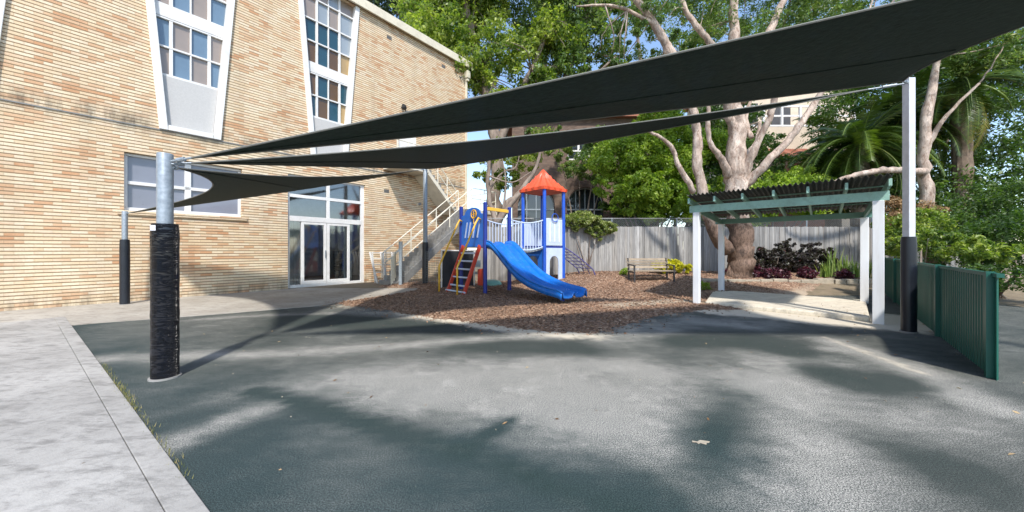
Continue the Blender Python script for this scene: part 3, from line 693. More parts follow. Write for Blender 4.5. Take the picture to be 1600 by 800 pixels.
rails(2.03, [(XT, ZM), (XT+1.65, ZM)], (.98, .5), 2); 
b = B(); b.tube([SP(XT+1.65, 2.03, ZM+.98), SP(XT+1.65, .1, ZM+.98)], .022, 8); b.tube([SP(XT+1.65, 2.03, ZM+.5), SP(XT+1.65, .1, ZM+.5)], .022, 8); b.tube([SP(XT+1.65, 1.0, ZM), SP(XT+1.65, 1.0, ZM+.98)], .022, 8); b.build('handrail', 'rail', st)
rails(.96, [(XT, ZM), (XL, ZU), (-4.9, ZU)], (.95, .5), 3)

# ------------------------------------------------------------------ low wire gate, grey post, leaning frames
pz = .012
g0, g1 = G(603, 446), G(690, 448)
gt = thing('wire_fence_panel', g0, 'low see-through wire mesh panel in front of the stair foot', 'fence')
b = B(); L = g1-g0; h = 1.28
for t in np.linspace(0, 1, 34): b.bar(tuple(L*t+Vector((0, 0, .06))), tuple(L*t+Vector((0, 0, h))), .007, .007)
for z in np.linspace(.1, h, 15): b.bar(tuple(Vector((0, 0, z))), tuple(L+Vector((0, 0, z))), .006, .006)
b.build('wire_mesh', 'wireg', gt)
b = B(); b.tube([(0, 0, 0), (0, 0, h)], .02, 8); b.build('post', 'galv', gt); b = B(); b.tube([tuple(L), tuple(L+Vector((0, 0, h)))], .02, 8); b.build('post', 'galv', gt)
q = G(626, 448); b = B(); b.box(-.055, .055, -.055, .055, 0, 1.62); b.box(-.06, .06, -.06, .06, 1.62, 1.64)
tag(b.build('metal_post', 'galv', loc=q, bevel=.005), 'square grey steel post standing between leaning white frames and stair foot', 'post')
for k, (px_, le, lab) in enumerate(((590, .16, 'white folding trestle frame leaning nearest the glass doors'), (604, .05, 'white folding trestle frame leaning beside the grey post'))):
    q = G(px_, 444); fr = thing('trestle_frame', q, lab, 'trestle', 'white frames beside the doors', rz=th-R(8))
    b = B(); w = .42
    for s_ in (0, w): b = B(); b.bar((s_, 0, 0), (s_-le, .35, 1.25), .05, .05); b.build('leg', 'white', fr); b = B(); b.bar((s_, .22, 0), (s_-le*.9, .16, 1.25), .04, .04); b.build('leg', 'white', fr)
    for z in (.15, .45, .75, 1.0, 1.22): t = z/1.25; b = B(); b.bar((-le*t, .35*t, z), (w-le*t, .35*t, z), .045, .03); b.build('crossbar', 'white', fr)

# ------------------------------------------------------------------ shade poles and sails
def pole(px, py, ytop, r, pr, ph, lab, mat='galv', square=False, pad='vinyl2', grp='poles of the shade sails', ztop=None):
    q = G(px, py); zt = EYE+(390-ytop)/F*q.y if ztop is None else ztop
    t = thing('shade_pole', (q.x, q.y, 0), lab, 'pole', grp)
    b = B()
    if square: b.box(-r, r, -r, r, 0, zt)
    else: b.tube([(0, 0, 0), (0, 0, zt)], r, 24)
    b.build('shaft', mat, t, smooth=not square, bevel=.006)
    b = B(); n = 22 if pr > .1 else 14; pts = []; rr = []
    for k in range(n+1): z = .02+(ph-.02)*k/n; pts.append((0, 0, z)); rr.append(pr*(1+.012*math.sin(k*2.3)+.008*math.sin(k*5.1)))
    rr[-1] = pr*.93
    b.tube(pts, rr, 28); pd = b.build('padding', pad, t, smooth=True, bevel=.0)
    m = pd.modifiers.new('e', 'EDGE_SPLIT'); m.split_angle = R(60)
    b = B(); b.tube([(0, 0, .001), (0, 0, .018)], pr*1.16, 20); b.build('footing', 'footing', t)
    return t, Vector((q.x, q.y, zt)), pd
t1, T1, pd1 = pole(258, 590, 240, .067, .113, 1.62, 'nearest galvanised shade pole wrapped in wrinkled black padding', pad='vinyl')
b = B(); 
for k in range(4):
    a0 = R(-118+k*9); a1 = R(-118+(k+1)*9); rr = .117; b.face([(rr*math.cos(a0), rr*math.sin(a0), 1.545), (rr*math.cos(a1), rr*math.sin(a1), 1.545), (rr*math.cos(a1), rr*math.sin(a1), 1.60), (rr*math.cos(a0), rr*math.sin(a0), 1.60)])
b.build('label_patch', 'label', pd1)
t2, T2, _ = pole(195, 476, 330, .055, .092, 1.60, 'short shade pole beside the hall wall, far left')
t3, T3, _ = pole(664.5, 447, 262, .08, .112, 1.62, 'slim grey shade pole in front of the staircase', mat='galv')
t4, T4, _ = pole(1420, 519, 123, .053, .093, 1.56, 'tall square white shade pole at the green fence on the right', mat='galv2', square=True)
t5 = thing('shade_pole', (7.6, 2.1, 0), 'shade pole out of the picture on the right that carries the near sail', 'pole', 'poles of the shade sails')
b = B(); b.tube([(0, 0, 0), (0, 0, 4.15)], .085, 20); b.build('shaft', 'galv', t5, smooth=True); T5 = Vector((7.6, 2.1, 4.1))
T2.z -= .06; T1.z -= .08; T3.z -= .06; T4.z -= .07
def sail(A, Bp, C, k, lab, N=44, sag=(0, 0, 0), inset=(.05, .05, .05), seams=3):
    A0, B0, C0 = A, Bp, C; cen = (A+Bp+C)/3
    A = A.lerp(cen, inset[0]); Bp = Bp.lerp(cen, inset[1]); C = C.lerp(cen, inset[2])
    def pt(a, b_, c):
        p = A*a+Bp*b_+C*c
        p = p+(C-(A+Bp)/2)*(4*a*b_*k[0])+(A-(Bp+C)/2)*(4*b_*c*k[1])+(Bp-(C+A)/2)*(4*c*a*k[2])
        p.z -= 4*(a*b_*sag[0]+b_*c*sag[1]+c*a*sag[2])
        return p
    root = thing('shade_sail', cen, lab, 'shade sail', 'dark green shade sails')
    V = []; idx = {}; Fq = []
    for i in range(N+1):
        for j in range(N+1-i):
            idx[i, j] = len(V); V.append(tuple(pt(i/N, j/N, (N-i-j)/N)-cen))
    for i in range(N):
        for j in range(N-i):
            Fq.append((idx[i, j], idx[i+1, j], idx[i, j+1]))
            if i+j < N-1: Fq.append((idx[i+1, j], idx[i+1, j+1], idx[i, j+1]))
    me = bpy.data.meshes.new('cloth'); me.from_pydata(V, [], Fq); me.materials.append(M['sail']); me.polygons.foreach_set('use_smooth', [True]*len(Fq)); me.update()
    o = link('cloth', me, root); s_ = o.modifiers.new('s', 'SOLIDIFY'); s_.thickness = .006
    for (f0, f1) in (((1, 0, 0), (0, 1, 0)), ((0, 1, 0), (0, 0, 1)), ((0, 0, 1), (1, 0, 0))):
        b = B(); q = [pt(*[f0[m]*(1-t)+f1[m]*t for m in range(3)])-cen for t in np.linspace(0, 1, N+1)]
        b.tube(q, .010, 6); b.build('edge_cable', 'sailedge', root)
    for p, p0 in ((A, A0), (Bp, B0), (C, C0)):
        b = B(); d = (p0-p); b.tube([p-cen, p+d*.35-cen, p+d*.351-cen, p+d*.7-cen, p+d*.701-cen, p0-cen], [.012, .012, .024, .024, .012, .012], 8); b.build('turnbuckle', 'galv', root)
    for s0 in range(1, seams+1):
        b = B(); f = s0/(seams+1); q = [pt(t*(1-0), (1-t)*f, (1-t)*(1-f))-cen-Vector((0, 0, .006)) for t in np.linspace(.02, .98, N)]
        b.tube(q, .006, 5)
    b.build('seam', 'sail', root); return root
TA = T1+Vector((.066, 0, 0))
sail(TA, T4, T5, (.0, .10, .045), 'largest dark shade sail sweeping up to the top right corner', inset=(.03, .10, .03), seams=2, sag=(.05, 0, 0))
sail(TA+Vector((0, 0, -.03)), T3, T4, (.0, .25, .11), 'long thin dark shade sail running below the largest one', inset=(.03, .03, .08), seams=2, sag=(.0, .20, .02))
sail(TA+Vector((0, .02, -.06)), T2, T3, (.12, .0, .09), 'small dark shade sail with deep curved edge by the left window', inset=(.02, .03, .06), seams=1, sag=(0, .07, .07))

# ------------------------------------------------------------------ playground set
PS = thing('playground_set', (0, 11.5, 0), 'blue climbing tower playset with wavy slide and orange roof', 'playground set')
def L_(p): return (p[0], p[1]-11.5, p[2])
e1 = Vector((.745, .667, 0)); e2 = Vector((-.667, .745, 0)); Zv = Vector((0, 0, 1))
pB = Vector((-.80, 10.5, 0)); pA = pB+e2*1.28; pC = pB+e1*.96; pD = pA+e1*.96
def z_at(v): return zgf(v.x, v.y)
def post(v, top, mat, r=.052):
    b = B(); z0 = z_at(v)-.02; b.tube([L_(v+Zv*z0), L_(v+Zv*top)], r, 16); b.tube([L_(v+Zv*top), L_(v+Zv*(top+.025))], [r*1.08, r*.7], 16)
    o = b.build('post', mat, PS, smooth=False)
    return o
def smoothp(o):
    o.data.polygons.foreach_set('use_smooth', [True]*len(o.data.polygons)); m = o.modifiers.new('e', 'EDGE_SPLIT'); m.split_angle = R(40)
for v, tp in ((pA, 2.72), (pB, 2.74), (pC, 2.66), (pD, 2.66)): smoothp(post(v, tp, 'navy', .062))
DK = 1.46
b = B(); b.extr([L_(p+Zv*(DK-.05)) for p in (pA, pB, pC, pD)], (0, 0, .05)); b.build('deck', 'navy', PS)
# blue climbing panel over the ladder (A-B side)
w = (pA-pB); wl_ = w.length; wd = w.normalized()
b = B(); prof = [(0.05, DK-.03), (wl_-.05, DK-.03), (wl_-.05, 2.42)]
for k in range(9): a = math.pi*k/8; prof.append((wl_/2+(wl_/2-.22)*math.cos(a)*1.0, 2.46+.20*math.sin(a)))
prof.append((.05, 2.42))
b.extr([L_(pB+wd*x+Zv*z-e1*.02) for x, z in prof], tuple(e1*.035)); pn = b.build('play_panel', 'blue', PS, bevel=.01)
b = B()
for x in (.35, .58, .82, 1.0): b.bar(L_(pB+wd*x+Zv*1.72-e1*.032), L_(pB+wd*(x-.12)+Zv*2.2-e1*.032), .04, .03)
b.build('panel_slots', 'pale', pn)
b = B(); cc = pB+wd*.50+Zv*2.44-e1*.06
b.tube([L_(cc+(wd*math.cos(a)+Zv*math.sin(a))*.13) for a in np.linspace(0, 6.283, 21)], .018, 8); b.bar(L_(cc-wd*.12), L_(cc+wd*.12), .02, .02); b.bar(L_(cc-Zv*.30), L_(cc+Zv*.12), .02, .02)
b.build('steering_wheel', 'yellow', pn)
# ladder
out = -e1; lm = pB+wd*.66; zf = z_at(lm+out*.9)
b = B()
for s_ in (-.44, .44):
    b.bar(L_(lm+wd*s_+Zv*(DK+.02)+out*.03), L_(lm+wd*s_+out*.62+Zv*(zf+.02)), .05, .12)
b.build('ladder_stringer', 'red', PS, bevel=.01)
b = B()
for k in range(1, 6):
    t = k/6.0; c = lm+out*(.03+.59*t)+Zv*(DK+.02-(DK-zf)*t); b.tube([L_(c-wd*.44), L_(c+wd*.44)], .028, 8)
c = lm+out*.63+Zv*(zf+.1); b.tube([L_(c-wd*.52), L_(c+wd*.52)], .026, 8)
b.build('rung', 'pale', PS)
for s_ in (-.5, .5):
    q = [lm+wd*s_+Zv*2.25+out*.05, lm+wd*s_+Zv*2.30+out*.13, lm+wd*s_+Zv*2.16+out*.22, lm+wd*s_+out*.80+Zv*1.0, lm+wd*s_+out*.88+Zv*.85, lm+wd*s_+out*.88+Zv*(zf-.02)]
    b = B(); b.tube([L_(p) for p in q], .029, 8); b.build('ladder_handrail', 'yellow', PS, smooth=True)
b = B(); c = pB+wd*.3+e1*.25; b.extr([L_(c+Zv*.22), L_(c+wd*.42+Zv*.22), L_(c+wd*.42+Zv*.72), L_(c+Zv*.78)], tuple(e1*.03)); b.build('red_panel', 'red', PS)
# double wavy slide (leaves the B-C side towards -e2)
so = (pB+pC)/2; sd = -e2; sw = .49
path = [(-.12, 1.47), (.08, 1.47), (.26, 1.42), (.5, 1.26), (.8, 1.02), (1.1, .79), (1.4, .60), (1.75, .45), (2.1, .35), (2.4, .29), (2.7, .25), (2.85, .23), (2.95, .19)]
path = [(a*1.0, z) for a, z in path]
def cprof():            # across the two lanes: three raised lips
    out_ = []
    for k in range(41):
        x = -1+2*k/40
        z = .10*max(0, 1-((abs(x)-.97)/.10)**2 if abs(x) > .87 else 0)+.075*math.exp(-(x/.085)**2)
        if abs(x) > .8: z = max(z, .11*sm(np.array(abs(x)), .8, .93).item())
        z -= .035*math.cos(math.pi*(abs(x)-.45)/.9) if abs(x) < .88 else 0
        out_.append((x*sw, z))
    return out_
cp = cprof(); rows = []
for k in range(len(path)*4-3):
    i = min(k//4, len(path)-2); t = k/4-i; p0, p1, p2, p3 = [np.array(path[max(0, min(len(path)-1, i+m))]) for m in (-1, 0, 1, 2)]
    q = .5*((2*p1)+(-p0+p2)*t+(2*p0-5*p1+4*p2-p3)*t*t+(-p0+3*p1-3*p2+p3)*t**3)
    rows.append([L_(so+sd*q[0]+e1*x+Zv*(q[1]+z)) for x, z in cp])
b = B(); b.grid(rows); sl = b.build('slide', 'slide', PS, smooth=True); m = sl.modifiers.new('s', 'SOLIDIFY'); m.thickness = .05; m.offset = -1
b = B()
for s_ in (-1, 1):     # skirts that give the chute its deep sides
    rr = []
    for k in range(len(rows)):
        e_ = Vector(rows[k][0 if s_ < 0 else -1]); rr.append([tuple(e_+e1*s_*.0+Zv*.0), tuple(e_+e1*s_*.006-Zv*.15)])
    b.grid(rr)
sk = b.build('slide_side', 'slide', sl, smooth=True); m = sk.modifiers.new('s', 'SOLIDIFY'); m.thickness = .03
b = B(); c = so+sd*2.6; b.tube([L_(c+Zv*z_at(c)), L_(c+Zv*.22)], .035, 8); b.build('slide_foot', 'navy', PS)
b = B(); b.bar(L_(pB+Zv*2.58), L_(pC+Zv*2.55), .05, .10); b.build('crossbar', 'yellow', PS, bevel=.01)
# barred panel at the back of the first deck
def bars(pa, pb, z0, z1, sag=0, n=9, mat='pale', nm='bar_panel', rail='pale'):
    b = B(); f = lambda t: sag*4*t*(1-t)
    for k in range(n+1): t = k/n; c = pa.lerp(pb, t); b.tube([L_(c+Zv*(z0-f(t))), L_(c+Zv*(z1-f(t)))], .016, 6)
    for z in (z0, z1): b.tube([L_(pa.lerp(pb, t)+Zv*(z-f(t))) for t in np.linspace(0, 1, 13)], .022, 8)
    return b.build(nm, mat, PS)
bars(pD, pA, DK+.08, 2.38)
# tower
tG = Vector((1.10, 11.95, 0)); tH = tG+e1*1.0; tE = tG+e2*1.05; tF = tE+e1*1.0
for v in (tG, tH, tE, tF): smoothp(post(v, 3.45, 'tblue', .062))
DT = 1.47
b = B(); b.extr([L_(p+Zv*(DT-.06)) for p in (tE, tG, tH, tF)], (0, 0, .06)); b.build('deck', 'navy', PS)
b = B(); c = (tG+tF)/2; lv = [(3.40, .60), (3.50, .615), (3.51, .56), (3.61, .50), (3.615, .46), (3.73, .39), (3.735, .35), (3.86, .28), (3.865, .245), (4.0, .18), (4.005, .145), (4.13, .085), (4.23, .02)]
rows = []
for z, hwid in lv:
    row = []
    for s0 in range(4):
        a = [(-1, -1), (1, -1), (1, 1), (-1, 1)]; p0 = a[s0]; p1 = a[(s0+1) % 4]
        for q in range(8):
            t = q/8; ux, uy = p0[0]*(1-t)+p1[0]*t, p0[1]*(1-t)+p1[1]*t; sc_ = .035*abs(math.sin(t*math.pi*4))*(hwid > .1)
            row.append(L_(c+e1*ux*(hwid+sc_)+e2*uy*(hwid+sc_)+Zv*(z-.0)))
    row.append(row[0]); rows.append(row)
b.grid(rows); b.face([rows[0][k] for k in range(32)][::-1]); b.build('roof', 'orange', PS)
# front panel of the tower (G-H) and the curved pale panel (G-E side opening takes the bridge)
w2 = (tH-tG).length; b = B(); b.extr([L_(tG+e1*x+Zv*z-e2*.0) for x, z in ((.06, DT+.02), (w2-.06, DT+.02), (w2-.06, 2.42), (.06, 2.42))], tuple(e2*.03)); fp = b.build('front_panel', 'pale', PS, bevel=.01)
b = B()
for q in (.28, .52, .76): b.box(0, 0, 0, 0, 0, 0) if False else b.bar(L_(tG+e1*q+Zv*1.62-e2*.006), L_(tG+e1*q+Zv*2.3-e2*.006), .03, .02)
b.build('panel_ridge', 'white', fp)
b = B(); b.tube([L_(tG+e1*(.5+.16*math.cos(a))+Zv*(2.46+.14*math.sin(a))-e2*.04) for a in np.linspace(0, 6.283, 17)], .015, 6); b.build('lookout_ring', 'tblue', fp)
b = B()
for k in range(9):
    t = k/8; t2_ = (k+1)/8
b.extr([L_(tE+e1*x+Zv*z) for x, z in ((.06, DT+.02), (.94, DT+.02), (.94, 2.35), (.06, 2.35))], tuple(e2*.03)); b.build('back_panel', 'pale', PS)
# arch panel below the tower
def arch(pa, d, wid, z0, z1, mat, nm):
    b = B(); hw_ = wid/2; r = hw_*.52; zt = z1-.28-r
    outer_ = [(0, z0), (0, z1), (wid, z1), (wid, z0)]
    inner = [(hw_+r, z0)]+[(hw_+r*math.cos(a), zt+r*math.sin(a)) for a in np.linspace(0, math.pi, 13)]+[(hw_-r, z0)]
    pts = outer_+inner
    nn = Vector((-d.y, d.x, 0))*.03
    b.extr([L_(pa+d*x+Zv*z) for x, z in pts], tuple(nn)); return b.build(nm, mat, PS)
arch(tG+e1*.05, e1, .90, zgf(1.5, 12.3), DT-.06, 'pale', 'arch_panel')
arch(tG+e2*.05, e2, .95, zgf(.8, 12.3), DT-.06, 'blue', 'arch_panel')
# bridge
pa, pb_ = pC+e2*.12, tG+e2*.02; pc_, pd_ = pD-e2*.12, tE-e2*.02
b = B(); n = 12
for k in range(n):
    t0, t1_ = k/n+.01, (k+1)/n-.012; z = lambda t: DK-.03-.14*4*t*(1-t)
    b.hexa([L_(pa.lerp(pb_, t0)+Zv*(z(t0)-.035)), L_(pa.lerp(pb_, t1_)+Zv*(z(t1_)-.035)), L_(pc_.lerp(pd_, t1_)+Zv*(z(t1_)-.035)), L_(pc_.lerp(pd_, t0)+Zv*(z(t0)-.035)), L_(pa.lerp(pb_, t0)+Zv*z(t0)), L_(pa.lerp(pb_, t1_)+Zv*z(t1_)), L_(pc_.lerp(pd_, t1_)+Zv*z(t1_)), L_(pc_.lerp(pd_, t0)+Zv*z(t0))])
b.build('bridge_deck', 'galv', PS)
bars(pa, pb_, DK, 2.36, .13, 13, nm='bridge_rail'); bars(pc_, pd_, DK, 2.36, .13, 13, nm='bridge_rail')
# climbing ramp net on the H side
b = B(); nd_ = Vector((1.12, .05, 0))
for s_ in (0, .26, .52, .78):
    q = []
    for t in np.linspace(0, 1, 9):
        q.append(L_(tH+e2*(.08+s_)*(1-.1*t)+nd_*t+Zv*(DT+.02-(DT-.62)*t+.05*math.sin(math.pi*t))))
    q.append(L_(tH+e2*(.08+s_)*.9+nd_*1.06+Zv*.5)); q.append(L_(tH+e2*(.08+s_)*.9+nd_*1.09+Zv*(zgf(2.9, 12.9)-.02)))
    b.tube(q, .022 if s_ in (0, .78) else .013, 6)
for t in np.linspace(.06, .97, 8):
    z = DT+.02-(DT-.62)*t+.05*math.sin(math.pi*t); b.tube([L_(tH+e2*.08*(1-.1*t)+nd_*t+Zv*z), L_(tH+e2*.86*(1-.1*t)+nd_*t+Zv*z)], .015, 6)
b.build('climbing_net', 'purple', PS)

# dark board in white frame behind the ladder, and sandpit lid
q = G(690, 452, .02); d = (G(737, 449, .02)-q).normalized()
bd = thing('play_board', q, 'dark board in a thin white frame standing behind the playset ladder', 'board')
b = B(); b.extr([tuple(d*x+Zv*z) for x, z in ((.04, .04), (1.18, .04), (1.18, 1.28), (.04, 1.28))], tuple(Vector((-d.y, d.x, 0))*.02)); b.build('board', 'blackb', bd)
b = B()
for a_, c_ in (((0, 0), (0, 1.32)), ((1.22, 0), (1.22, 1.32)), ((0, 1.30), (1.22, 1.30)), ((0, .04), (1.22, .04))): b.bar(tuple(d*a_[0]+Zv*a_[1]), tuple(d*c_[0]+Zv*c_[1]), .04, .04)
b.build('frame', 'white', bd)
q = P(766, 437, 12.6); zq = zgf(q.x, q.y); b = B(); rows = []
for k in range(6):
    a = k/5*math.pi/2; rows.append([(math.cos(a)*.42*math.cos(t), math.cos(a)*.32*math.sin(t), .04+.17*math.sin(a)+.02*math.cos(a)*abs(math.sin(t*5))) for t in np.linspace(0, 2*math.pi, 25)])
b.grid(rows); b.grid([[(p[0], p[1], 0) for p in rows[0]], rows[0]]); tag(b.build('sandpit_lid', 'turq', smooth=True, loc=(q.x, q.y, zq+.02)), 'pale green plastic sandpit lid lying behind the blue posts', 'sandpit lid')

# ------------------------------------------------------------------ bench
q = P(1018, 443, 11.9); zb = zgf(q.x, q.y)+.03
bn = thing('park_bench', (q.x, q.y, zb-.03), 'weathered timber slat bench in front of the paling fence', 'bench', rz=R(4))
b = B()
for k in range(5): b.box(-.74, .74, -.22+k*.095, -.22+k*.095+.075, .36, .385)
b.build('seat', 'wood', bn, bevel=.004)
b = B()
for k in range(4): z = .45+k*.09; y = .24+.03*k; b.hexa([(-.74, y, z), (.74, y, z), (.74, y+.022, z), (-.74, y+.022, z), (-.74, y+.024, z+.07), (.74, y+.024, z+.07), (.74, y+.046, z+.07), (-.74, y+.046, z+.07)])
b.build('backrest', 'wood', bn, bevel=.004)
for s_ in (-.68, .68):
    b = B(); b.bar((s_, -.2, 0), (s_, -.2, .56), .045, .06); b.bar((s_, .24, 0), (s_, .36, .80), .045, .06); b.bar((s_, -.24, .56), (s_, .30, .58), .06, .035); b.bar((s_, -.2, .33), (s_, .28, .33), .045, .05); b.build('end_frame', 'iron', bn, bevel=.006)

# ------------------------------------------------------------------ picnic shelter and slab
FL = Vector((4.53, 8.63, 0)); FR = Vector((6.69, 6.43, 0)); BL = Vector((6.38, 10.73, .1)); BR = Vector((8.54, 8.53, .1))
sh = thing('shelter', FL, 'open picnic shelter with white posts, mint beams and dark corrugated roof', 'shelter')
def S_(p): return tuple(Vector(p)-FL)
es = (FR-FL); es.z = 0; el = es.length; es.normalize(); gs = (BL-FL); gs.z = 0; gl = gs.length; gs.normalize()
for v, zt, r in ((FL, 2.26, .07), (FR, 2.24, .077), (BL, 2.13, .07), (BR, 2.13, .075)):
    b = B(); b.bar(S_((v.x, v.y, -.01 if v.z == 0 else .06)), S_((v.x, v.y, zt)), r*2, r*2, up=tuple(es)); b.build('post', 'whpost', sh, bevel=.008)
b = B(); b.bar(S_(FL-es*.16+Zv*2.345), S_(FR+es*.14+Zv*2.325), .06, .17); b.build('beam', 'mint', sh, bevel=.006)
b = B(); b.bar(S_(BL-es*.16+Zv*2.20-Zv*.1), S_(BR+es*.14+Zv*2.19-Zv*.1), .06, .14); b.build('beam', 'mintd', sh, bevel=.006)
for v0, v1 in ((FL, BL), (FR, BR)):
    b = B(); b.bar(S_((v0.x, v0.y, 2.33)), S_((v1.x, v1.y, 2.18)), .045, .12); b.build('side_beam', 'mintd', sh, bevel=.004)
NR = 7
for k in range(NR):
    t = -.13+(el+.26)*k/(NR-1); p0 = FL+es*t-gs*.22+Zv*2.535; p1 = FL+es*t+gs*(gl+.25)+Zv*2.30; b = B(); b.bar(S_(p0), S_(p1), .045, .13); b.build('rafter', 'mint', sh, bevel=.004)
rows = []
for j in range(2):
    gg = (-.30, gl+.35)[j]; zz = (2.665, 2.395)[j]; row = []
    for k in range(281): t = -.16+(el+.32)*k/280; row.append(S_(FL+es*t+gs*gg+Zv*(zz+.024*math.sin(t*2*math.pi/.09))))
    rows.append(row)
b = B(); b.grid(rows); ro = b.build('roof_sheet', 'sheet', sh, smooth=True); m = ro.modifiers.new('s', 'SOLIDIFY'); m.thickness = .004
# battens under the sheet, seen as the dark lattice between the rafters
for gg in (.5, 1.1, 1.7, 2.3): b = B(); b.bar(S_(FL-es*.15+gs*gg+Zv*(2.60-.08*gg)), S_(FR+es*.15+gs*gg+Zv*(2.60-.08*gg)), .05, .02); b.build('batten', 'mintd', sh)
b = B(); s0, s1 = FL+es*.18+gs*.05, FR-es*.10+gs*.10; poly = [s0, s1, BR+es*.05+gs*.35, BL-es*.25+gs*.25]
b.prism([p[:2] for p in poly], -.02, .10); tag(b.build('slab', 'slab', bevel=.03), kind='structure')

# ------------------------------------------------------------------ fences
FY = 14.0
pf = thing('paling_fence', (0, FY, 0), 'long grey weathered timber paling fence across the back', 'fence')
b = B(); x = -1.25; rb = B()
while x < 19.5:
    w = random.uniform(.09, .105); zt = 2.26+random.uniform(-.012, .012); z0 = zgf(x, FY)-.05; y = random.uniform(-.006, .006)+(.012 if int(x*10) % 2 else 0)
    b.box(x, x+w, y, y+.014, z0, zt); x += w+random.uniform(.002, .008)
b.build('palings', 'paling', pf)
b = B(); b.box(-1.25, 19.5, .03, .07, 1.9, 1.98); b.box(-1.25, 19.5, .03, .07, .75, .83); b.build('rail', 'wood', pf)
for xx in np.arange(-1.2, 19.6, 2.6):
    b = B(); b.tube([(xx, .10, 0), (xx, .10, 2.62)], .024, 8); b.build('fence_post', 'galv', pf)
b = B(); zt, zb_ = 2.60, 2.22; h = zt-zb_; s_ = .085
for k in range(int(20.7/s_)):
    x = -1.25+k*s_
    b.tube([(x, .09, zb_), (x+h, .09, zt)], .0045, 3, cap=False); b.tube([(x+h, .094, zb_), (x, .094, zt)], .0045, 3, cap=False)
b.tube([(-1.25, .09, zt), (19.5, .09, zt)], .012, 6); b.build('chain_link', 'wireg', pf)
# green steel fence on the right
g0 = Vector((11.4, 10.75, 0)); g1 = Vector((7.35, 6.24, 0)); gd = (g1-g0).normalized(); g2 = g1+gd*3.6
gf = thing('steel_fence', g0, 'low dark green steel sheet fence along the right side', 'fence')
b = B(); L = (g2-g0).length; gn = Vector((-gd.y, gd.x, 0)); n = int(L/.10); prof_ = []
for k in range(n):
    for q_, o_ in ((0, .010), (.045, .010), (.055, -.010), (.090, -.010)): prof_.append((k*.10+q_, o_))
b.grid([[tuple(gd*p_[0]+gn*p_[1]+Zv*z_) for p_ in prof_] for z_ in (0, 1.07)])
fo_ = b.build('infill_sheet', 'gfence', gf); m = fo_.modifiers.new('s', 'SOLIDIFY'); m.thickness = .003
b = B(); b.bar(tuple(Zv*1.085), tuple(gd*L+Zv*1.085), .05, .04); b.build('top_rail', 'gfence', gf)
for t in np.arange(0, L, 2.37): b = B(); b.bar(tuple(gd*t-gn*.03), tuple(gd*t-gn*.03+Zv*1.12), .06, .06, up=tuple(gd)); b.build('fence_post', 'gfence', gf)

# ------------------------------------------------------------------ buildings behind
ch = thing('church', (4, 20.5, 0), 'dark brown brick building with arched windows behind the paling fence', 'building')
def CH(px, py): p = P(px, py, 20.5); return (p.x-4, p.z)
arcs = []
def archpoly(cx, r, zb, zs): return [(cx-r, zb), (cx+r, zb)]+[(cx+r*math.cos(a), zs+r*math.sin(a)) for a in np.linspace(0, math.pi, 17)]
for cpx in (838, 915): cx, _z = CH(cpx, 300); arcs.append((cx, 1.08, 1.9, 3.9))
hl = [archpoly(*a) for a in arcs]
ux, uz0 = CH(887, 250); ux1, uz1 = CH(922, 222); hl.append([(ux, uz0), (ux1, uz0), (ux1, uz1+.6), (ux, uz1+.6)])
xl, xr = CH(800, 0)[0], CH(1030, 0)[0]
loops = [[Vector(p+(0,)) for p in [(xl, 0), (xr, 0), (xr, 9), (xl, 9)]]]+[[Vector((x, z, 0)) for x, z in h] for h in hl]
fl_ = [v for l in loops for v in l]; b = B()
for t in tessellate_polygon(loops):
    q = [fl_[i] for i in t]
    if (q[1]-q[0]).cross(q[2]-q[0]).z < 0: q = q[::-1]
    b.face([(v.x, 0, v.y) for v in q])
for h in hl:
    for i in range(len(h)): (x0, z0), (x1, z1) = h[i], h[(i+1) % len(h)]; b.face([(x0, 0, z0), (x0, .3, z0), (x1, .3, z1), (x1, 0, z1)])
b.box(xl, xr, .35, 7, 0, 9); b.build('wall', 'dbrick', ch)
for a in arcs:
    b = B(); cx, r, zb_, zs = a
    for xx in (-.55, 0, .55): b.bar((cx+xx, .2, zb_), (cx+xx, .2, zs+math.sqrt(r*r-xx*xx)), .05, .05)
    b.bar((cx-r, .19, zs-.2), (cx+r, .19, zs-.2), .05, .08); b.tube([(cx+r*.97*math.cos(t), .2, zs+r*.97*math.sin(t)) for t in np.linspace(0, math.pi, 20)], .04, 6)
    w_ = b.build('window', 'galv', ch); b = B(); b.face([(x, .26, z) for x, z in archpoly(cx, r, zb_, zs)]); b.build('pane', 'p_dark', w_)
b = B(); b.box(ux, ux+.06, .1, .16, uz0, uz1+.6); b.box(ux1-.06, ux1, .1, .16, uz0, uz1+.6); b.box(ux+.06, ux1-.06, .1, .16, uz0, uz0+.1); b.box(ux+.06, ux1-.06, .1, .16, (uz0+uz1)/2, (uz0+uz1)/2+.08); b.box((ux+ux1)/2-.06, (ux+ux1)/2+.06, .105, .155, uz0, uz1+.6)
w_ = b.build('window', 'white', ch); b = B(); b.face([(ux, .14, uz0), (ux1, .14, uz0), (ux1, .14, uz1+.6), (ux, .14, uz1+.6)]); b.build('pane', 'p_dark', w_)
b = B(); b.box(xl-.3, xr+.3, -.35, 7.3, 9.0, 9.2); b.extr([(xl-.3, -.35, 9.2), (xl-.3, 7.3, 9.2), (xl-.3, 3.5, 11.5)], (xr-xl+.6, 0, 0)); b.build('roof', 'terra', ch)
